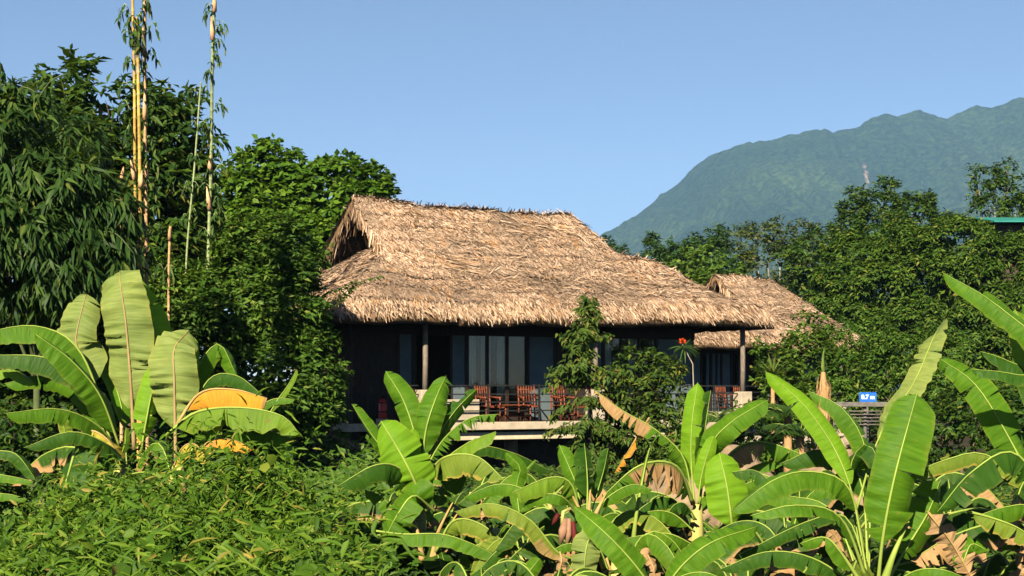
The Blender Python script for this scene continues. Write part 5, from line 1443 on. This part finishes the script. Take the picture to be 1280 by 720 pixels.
tree('broadleaf_tree', 'sparse tree with loose tufts against the mountain near the right edge', 'tree', 80.0,
     [(1219, 218, 9, 8), (1243, 228, 8, 7), (1258, 214, 11, 9), (1224, 240, 12, 9), (1256, 240, 12, 10), (1236, 262, 20, 12), (1270, 262, 14, 12), (1290, 240, 10, 26)],
     0.26, 0.12, 22, 5, 'lf_dark', 84, trunk_x=1245, r0=0.12, bark='pale_bark', sub_k=10, sub_r=0.4, droop=0.25, tl=0.35, inner=0.1, group=TG)
tree('broadleaf_tree', 'olive brown tree between the mountain and the smaller thatched roof', 'tree', 78.0,
     [(940, 305, 26, 22), (975, 295, 26, 20), (1005, 305, 26, 24), (960, 335, 44, 26), (1010, 340, 34, 30), (1000, 380, 40, 40)],
     0.22, 0.10, 14, 6, 'lf_olive', 85, trunk_x=970, r0=0.14, bark='pale_bark', sub_k=18, sub_r=0.3, droop=0.2, tl=0.3, inner=0.15, group=TG)
tree('broadleaf_tree', 'light lime green tree peeping over the thatch between the two houses', 'tree', 66.0,
     [(860, 335, 26, 20), (885, 332, 22, 20), (905, 345, 20, 20), (870, 365, 45, 30)],
     0.22, 0.13, 15, 6, 'lf_lime', 86, trunk_x=875, r0=0.12, sub_k=18, sub_r=0.3, droop=0.1, tl=0.3, inner=0.2, group=TG)
for i, (x, yt, w, lab) in enumerate(((820, 298, 11, 'leftmost'), (846, 302, 10, 'second from left'), (868, 296, 14, 'third from left'), (896, 286, 11, 'tallest, rightmost'))):
    tree('feathery_tree', 'narrow feathery tree in front of the mountain, %s of four' % lab, 'tree', 75.0,
         [(x, yt + 10, w * .6, 10), (x, yt + 26, w, 14), (x + 2, yt + 48, w * 1.2, 20), (x, yt + 80, w * 1.2, 26)],
         0.34, 0.10, 16, 6, 'lf_far', 90 + i, trunk_x=x, r0=0.1, sub_k=14, sub_r=0.42, droop=0.3, tl=0.3, inner=0.2, group='feathery trees before the mountain')
tree('broadleaf_tree', 'distant green tree just above the right end of the ridge', 'tree', 80.0, [(752, 318, 16, 14), (765, 330, 22, 14)], 0.3, 0.12, 12, 6, 'lf_far', 99, trunk_x=755, r0=0.1, group=TG)
# dark background wood that closes the gaps low down
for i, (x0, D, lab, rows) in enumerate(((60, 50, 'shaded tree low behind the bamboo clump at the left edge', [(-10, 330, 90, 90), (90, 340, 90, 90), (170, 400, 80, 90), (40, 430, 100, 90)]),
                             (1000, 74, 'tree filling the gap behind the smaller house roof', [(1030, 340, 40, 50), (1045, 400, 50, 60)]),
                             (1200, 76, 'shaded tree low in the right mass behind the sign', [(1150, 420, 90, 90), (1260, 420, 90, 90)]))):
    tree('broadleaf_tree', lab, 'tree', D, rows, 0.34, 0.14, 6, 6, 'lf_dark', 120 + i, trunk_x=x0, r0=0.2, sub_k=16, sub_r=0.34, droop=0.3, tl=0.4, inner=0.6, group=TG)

# ------------------------------------------------------------------ tall bamboo poles
def pole(label, pts, D, r, mat, seed, sheaths=(), tufts=(), taper=0.75):
    rng = np.random.default_rng(seed)
    C, Lt = catmull([at(p[0], p[1], D) for p in pts], max(12, int(len(pts) * 14)))
    b = Vector(C[0]); zg = 0.0
    root = empty('bamboo_pole', Vector((b.x, b.y, 0)), label, 'bamboo pole', 'tall bamboo poles')
    o = np.array(root.location)
    C = C - o
    C = np.concatenate([np.array([[0, 0, -.1]]), C])
    # swollen nodes along the culm
    q = np.concatenate([[0], np.cumsum(np.linalg.norm(np.diff(C, axis=0), axis=1))])
    step = 0.36
    zs, rs = [], []
    k = 0.0
    while k < q[-1]:
        for (dk, m) in ((0, 1.0), (step * .44, .97), (step * .47, 1.18), (step * .50, .97)):
            if k + dk < q[-1]:
                zs.append(k + dk); rs.append(r * m * (1 - (1 - taper) * (k + dk) / q[-1]))
        k += step * .53
    pts3 = [tuple(np.interp(z, q, C[:, i]) for i in range(3)) for z in zs]
    MB().tube(pts3, rs, 8).build('culm', M[mat], root, True)
    for (x, y, ln, lean) in sheaths:
        p = at(x, y, D - r) - Vector(o)
        mb = MB().tube([tuple(p), tuple(p + Vector((lean * .35, -.03, ln * .4))), tuple(p + Vector((lean, -.08, ln)))], [r * 1.15, r * 1.05, r * .2], 8)
        mb.build('sheath', M['sheath'], root, True)
    for (x, y, n, spread, L) in tufts:
        for k in range(2):
            sgn = 1 if rng.random() < .5 else -1
            a, b2 = rng.uniform(7, 16), rng.uniform(2, 12)
            spray(root, [(x, y + 4), (x + sgn * a * .5, y - b2), (x + sgn * a, y + rng.uniform(-4, 10))], D, 9, L, .05, 'lf_bamboo', .8, TL, 'leaf_tuft', .006, 'culm_green', rng)['kind'] = 'stuff'
    return root
def tuft_line(xy, k, n, spread, L):
    out = []
    for i in range(k):
        a = (i + .5) / k
        out.append((xy[0][0] + (xy[1][0] - xy[0][0]) * a + random.uniform(-5, 5), xy[0][1] + (xy[1][1] - xy[0][1]) * a, n, spread, L))
    return out
random.seed(4)
pole('yellow bamboo pole, leftmost of the tall close group', [(173, 400), (169, 230), (168, 100), (165, -30)], 25.4, .034, 'culm_yellow', 1, [(168, 225, .35, -.05)], tuft_line([(166, 0), (169, 330)], 11, 9, .12, .24))
pole('brightest yellow bamboo pole in the middle of the tall close group', [(176, 400), (175, 230), (172, 60), (169, 12)], 25.2, .038, 'culm_yellow', 2, [(176, 235, .3, .04)], tuft_line([(172, 20), (168, 60)], 3, 10, .14, .26))
pole('dry peach bamboo pole, rightmost of the tall close group', [(184, 400), (182, 230), (181, 100), (181, -30)], 25.6, .038, 'culm_peach', 3, [(183, 228, .5, .03), (181, 150, .55, .02), (181, 70, .5, -.02)], tuft_line([(181, -5), (183, 330)], 12, 9, .13, .24))
pole('leafy bamboo pole with loose peach sheaths standing alone right of the group', [(258, 420), (261, 300), (264, 200), (265, 100), (269, -30)], 31.6, .046, 'culm_green', 4, [(262, 262, .5, -.05), (262, 215, .35, .03), (266, 50, .5, -.02), (268, 15, .5, .02)], tuft_line([(268, 5), (261, 300)], 15, 8, .12, .24))
pole('thin leaning green bamboo pole left of the lone leafy pole', [(229, 420), (234, 310), (243, 210), (249, 130), (252, 95)], 31.4, .028, 'culm_green', 5, [], tuft_line([(251, 100), (236, 290)], 5, 6, .12, .22))
pole('short dry peach bamboo stump between the poles and the shrub', [(211, 420), (211, 340), (213, 282)], 31.0, .036, 'culm_peach', 6, [(212, 300, .3, .02)], [(205, 335, 8, .2, .32)])
pole('short dry bamboo stem left of the tall close group', [(152, 420), (152, 300), (152, 230)], 25.5, .036, 'culm_peach', 7, [(152, 226, .25, .06)], [])

# ------------------------------------------------------------------ sign, guard rail, far building, stones
sg = empty('depth_sign', at(1085, 503, 30) * 1 - Vector((0, 0, at(1085, 503, 30).z)), 'small blue sign reading 0.7 m above a steel guard rail', 'sign')
o5 = Vector(sg.location)
MB().tube([(0, .05, 0), (0, .05, EYE + (HZ - 492) / F * 30)], .025, 8).build('post', M['galv'], sg, True)
zc = EYE + (HZ - 496.5) / F * 30
pl = MB().box(-.18, .18, 0, .018, zc - .10, zc + .10).build('sign_plate', M['blue'], sg, bevel=.004)
pl.rotation_euler = (0, 0, 0)
cu = bpy.data.curves.new('lettering', 'FONT'); cu.body = '0.7 m'; cu.size = .125; cu.align_x = 'CENTER'; cu.align_y = 'CENTER'; cu.extrude = .002; cu.offset = .004
tq_ = bpy.data.objects.new('lettering_curve', cu); col.objects.link(tq_)
bpy.context.view_layer.update()
lm = bpy.data.meshes.new_from_object(tq_.evaluated_get(bpy.context.evaluated_depsgraph_get()))
bpy.data.objects.remove(tq_)
tx = mesh_obj('lettering', lm, M['white'], pl); tx.rotation_euler = (PI / 2, 0, 0); tx.location = (0, -.005, zc)
gr = empty('guard_rail', Vector((at(1085, 0, 29.6).x, 29.6, 0)), 'pale steel guard rail with thin bars below the blue sign', 'railing')
zt = EYE + (HZ - 505.5) / F * 29.6
MB().box(-.75, .62, -.04, .04, zt - .05, zt + .05).build('top_rail', M['galv'], gr, bevel=.012)
for k in range(5):
    z = zt - .14 - .07 * k
    MB().tube([(-.7, 0, z), (.6, 0, z)], .014, 6).build('bar', M['galv'], gr, True)
for x in (-.68, -.05, .58):
    MB().box(x - .03, x + .03, .042, .09, -.1, zt + .03).build('upright', M['galv'], gr)

fb = empty('far_building', Vector((at(1290, 0, 71).x, 71, 0)), 'building with a green sheet metal roof just showing at the right edge', 'building')
zb = EYE + (HZ - 276) / F * 71
xw0 = at(1243, 0, 71).x - fb.location.x
MB().box(xw0 + .9, 4.5, 1.2, 5.6, 0, zb - .02).build('wall', M['wall_plaster'], fb)
mbr = MB()
mbr.v = [(xw0, 0, zb), (5, 0, zb), (5, 3.2, zb + .55), (xw0, 3.2, zb + .55), (xw0, 6.4, zb), (5, 6.4, zb)]
mbr.v += [(a, b2, c2 - .06) for a, b2, c2 in mbr.v]
mbr.f = [[0, 1, 2, 3], [3, 2, 5, 4], [9, 8, 7, 6], [10, 11, 8, 9], [0, 6, 7, 1], [4, 5, 11, 10], [0, 3, 9, 6], [3, 4, 10, 9], [1, 7, 8, 2], [2, 8, 11, 5]]
mbr.build('roof', M['green_roof'], fb)

def rock(x, y, D, r, lab, seed, mat='stone'):
    rng = random.Random(seed)
    me = bpy.data.meshes.new('stone')
    import bmesh
    bm = bmesh.new(); bmesh.ops.create_icosphere(bm, subdivisions=2, radius=r)
    for v in bm.verts:
        v.co *= 1 + rng.uniform(-.18, .18); v.co.z *= .75
    bm.to_mesh(me); bm.free()
    c = at(x, y, D)
    o = mesh_obj('stone', me, M[mat], None); o.location = c
    tag(o, lab, 'stone', 'pale stones')
    return o
for i, (x, y, r_, lab) in enumerate(((1064, 550, .2, 'largest pale stone between the banana leaves, below the sign'), (1054, 541, .12, 'pale stone upper left of the largest one below the sign'), (1050, 556, .13, 'pale stone lower left of the largest one below the sign'), (896, 541, .24, 'pale stone beside the feather palm below the corner pedestal'))):
    rock(x, y, 24.0, r_, lab, i)
    # an earth hump carries each stone
hm = MB().lathe([(1.6, 0), (1.1, .7), (.5, 1.25), (.1, 1.3)], (at(1058, 0, 24.2).x, 24.3, 0), 16).build('earth_mound', M['dry_earth'], None, True)
tag(hm, kind='structure')
hm = MB().lathe([(1.6, 0), (1.1, .7), (.5, 1.3), (.1, 1.38)], (at(896, 0, 24.2).x, 24.3, 0), 16).build('earth_mound', M['dry_earth'], None, True)
tag(hm, kind='structure')

# ------------------------------------------------------------------ weeds and undergrowth (nobody could count it)
rng = np.random.default_rng(200)
def weeds(name, label, n, xr, yr, hmin, hmax, lp, L, W, mat, filt=None, seed=1, tmpl=T6):
    rng = np.random.default_rng(seed)
    y = rng.uniform(yr[0], yr[1], n)
    x = xr[0](y) + (xr[1](y) - xr[0](y)) * rng.random(n)
    if filt is not None:
        k = filt(x, y); x, y = x[k], y[k]
    n = len(x)
    z = bank_h(x, y)
    cl = fbm(x * 1.3, y * 1.3, 2, 4 if name == 'weeds' else seed) / 0.75
    h = (hmin + (hmax - hmin) * np.clip(cl * 2.0 - .62, 0, 1)) * rng.uniform(.75, 1.2, n)
    if name == 'weeds': h = h * (0.55 + 0.45 * np.clip((x / y + 0.36) / 0.09, 0, 1))
    lean = rng.normal(size=(n, 3)) * np.array([.28, .28, 0]) + np.array([0, -.1, 1.])
    lean = norm(lean)
    kind = rng.random(n)
    Ps, Ds, Ns, Ls, Ws = [], [], [], [], []
    for j in range(lp):
        a = .35 + .65 * (j + rng.random(n)) / lp
        p = np.stack([x, y, z], 1) + lean * (h * a)[:, None] + rng.normal(size=(n, 3)) * .03
        an = j * 2.4 + rng.random(n) * 1.2
        d = np.stack([np.cos(an), np.sin(an) * .8, rng.normal(size=n) * .65 - .1], 1)
        Ps.append(p); Ds.append(d); Ns.append(np.array([-.1, -.75, .8]) + rng.normal(size=(n, 3)) * .5)
        ll = L * rng.uniform(.55, 1.25, n) * np.where(kind < .3, 1.5, 1.0)
        Ls.append(ll); Ws.append(ll * np.where(kind < .3, W * .45, W) * rng.uniform(.8, 1.2, n))
    o = leaves(name, np.concatenate(Ps), np.concatenate(Ds), np.concatenate(Ns), np.concatenate(Ls), np.concatenate(Ws), M[mat], None, tmpl)
    tag(o, label, 'plants', kind='stuff')
    return o
rlim = lambda y: -.78 - .17 * (y - 8)
llim = lambda y: -.40 * y - .6
weeds('weeds', 'thick sunlit broad leaved weeds covering the bank in the left foreground', 8500, (llim, rlim), (5.5, 14.6), .25, 1.08, 9, .078, .55, 'lf_weed', seed=4)
weeds('weeds', 'narrow leaved yellow green weeds growing through the bank in the left foreground', 5600, (llim, rlim), (5.5, 14.6), .3, 1.2, 11, .10, .22, 'lf_weed2', seed=5)
weeds('weeds', 'small leaved creeper over the weeds in the left foreground', 9000, (llim, rlim), (5.5, 14.6), .22, 1.08, 9, .048, .6, 'lf_weed', seed=6)
weeds('weeds', 'tall sprigs standing above the weeds in the left foreground', 620, (llim, rlim), (6.5, 14.4), .95, 1.4, 18, .085, .32, 'lf_weed2', seed=7)
weeds('weeds', 'larger heart shaped leaves scattered through the weeds in the left foreground', 700, (llim, rlim), (5.5, 14.4), .5, 1.1, 5, .11, .8, 'lf_weed', seed=8)
weeds('undergrowth', 'shaded low undergrowth between and behind the banana plants', 6500, (lambda y: -.12 * y, lambda y: .42 * y), (8.0, 22.0), .10, .40, 7, .14, .5, 'lf_dark', filt=lambda x, y: (x > rlim(y) + .1), seed=9, tmpl=T4)
weeds('undergrowth', 'dark undergrowth at the foot of the trees on the left', 4500, (lambda y: -.42 * y, lambda y: -.06 * y), (15.5, 33.0), .3, 1.0, 7, .18, .45, 'lf_shrub', seed=10, tmpl=T4)
weeds('undergrowth', 'leafy ground cover below the deck and round the houses', 9000, (lambda y: -.10 * y, lambda y: .42 * y), (22.0, 46.0), .06, .32, 7, .13, .5, 'lf_dark', filt=lambda x, y: (-.469 * (x + 4.37) + .883 * (y - 35) < 1.6) | (x > 9.5), seed=12, tmpl=T4)
# dry grass on the earth bank
rng = np.random.default_rng(12); n = 1600
x = -4.9 + rng.normal(size=n) * 1.0; y = 33.6 + rng.normal(size=n) * .8
dryg = leaves('dry_grass', np.stack([x, y, bank_h(x, y)], 1), np.stack([rng.normal(size=n) * .6, rng.normal(size=n) * .6 - .2, np.full(n, .6)], 1), rdir(rng, n), .22 * rng.uniform(.5, 1.2, n), np.full(n, .02), M['fringe'], None, TL)
tag(dryg, 'dry straw coloured grass on the earth bank at the left end of the house', 'grass', kind='stuff')
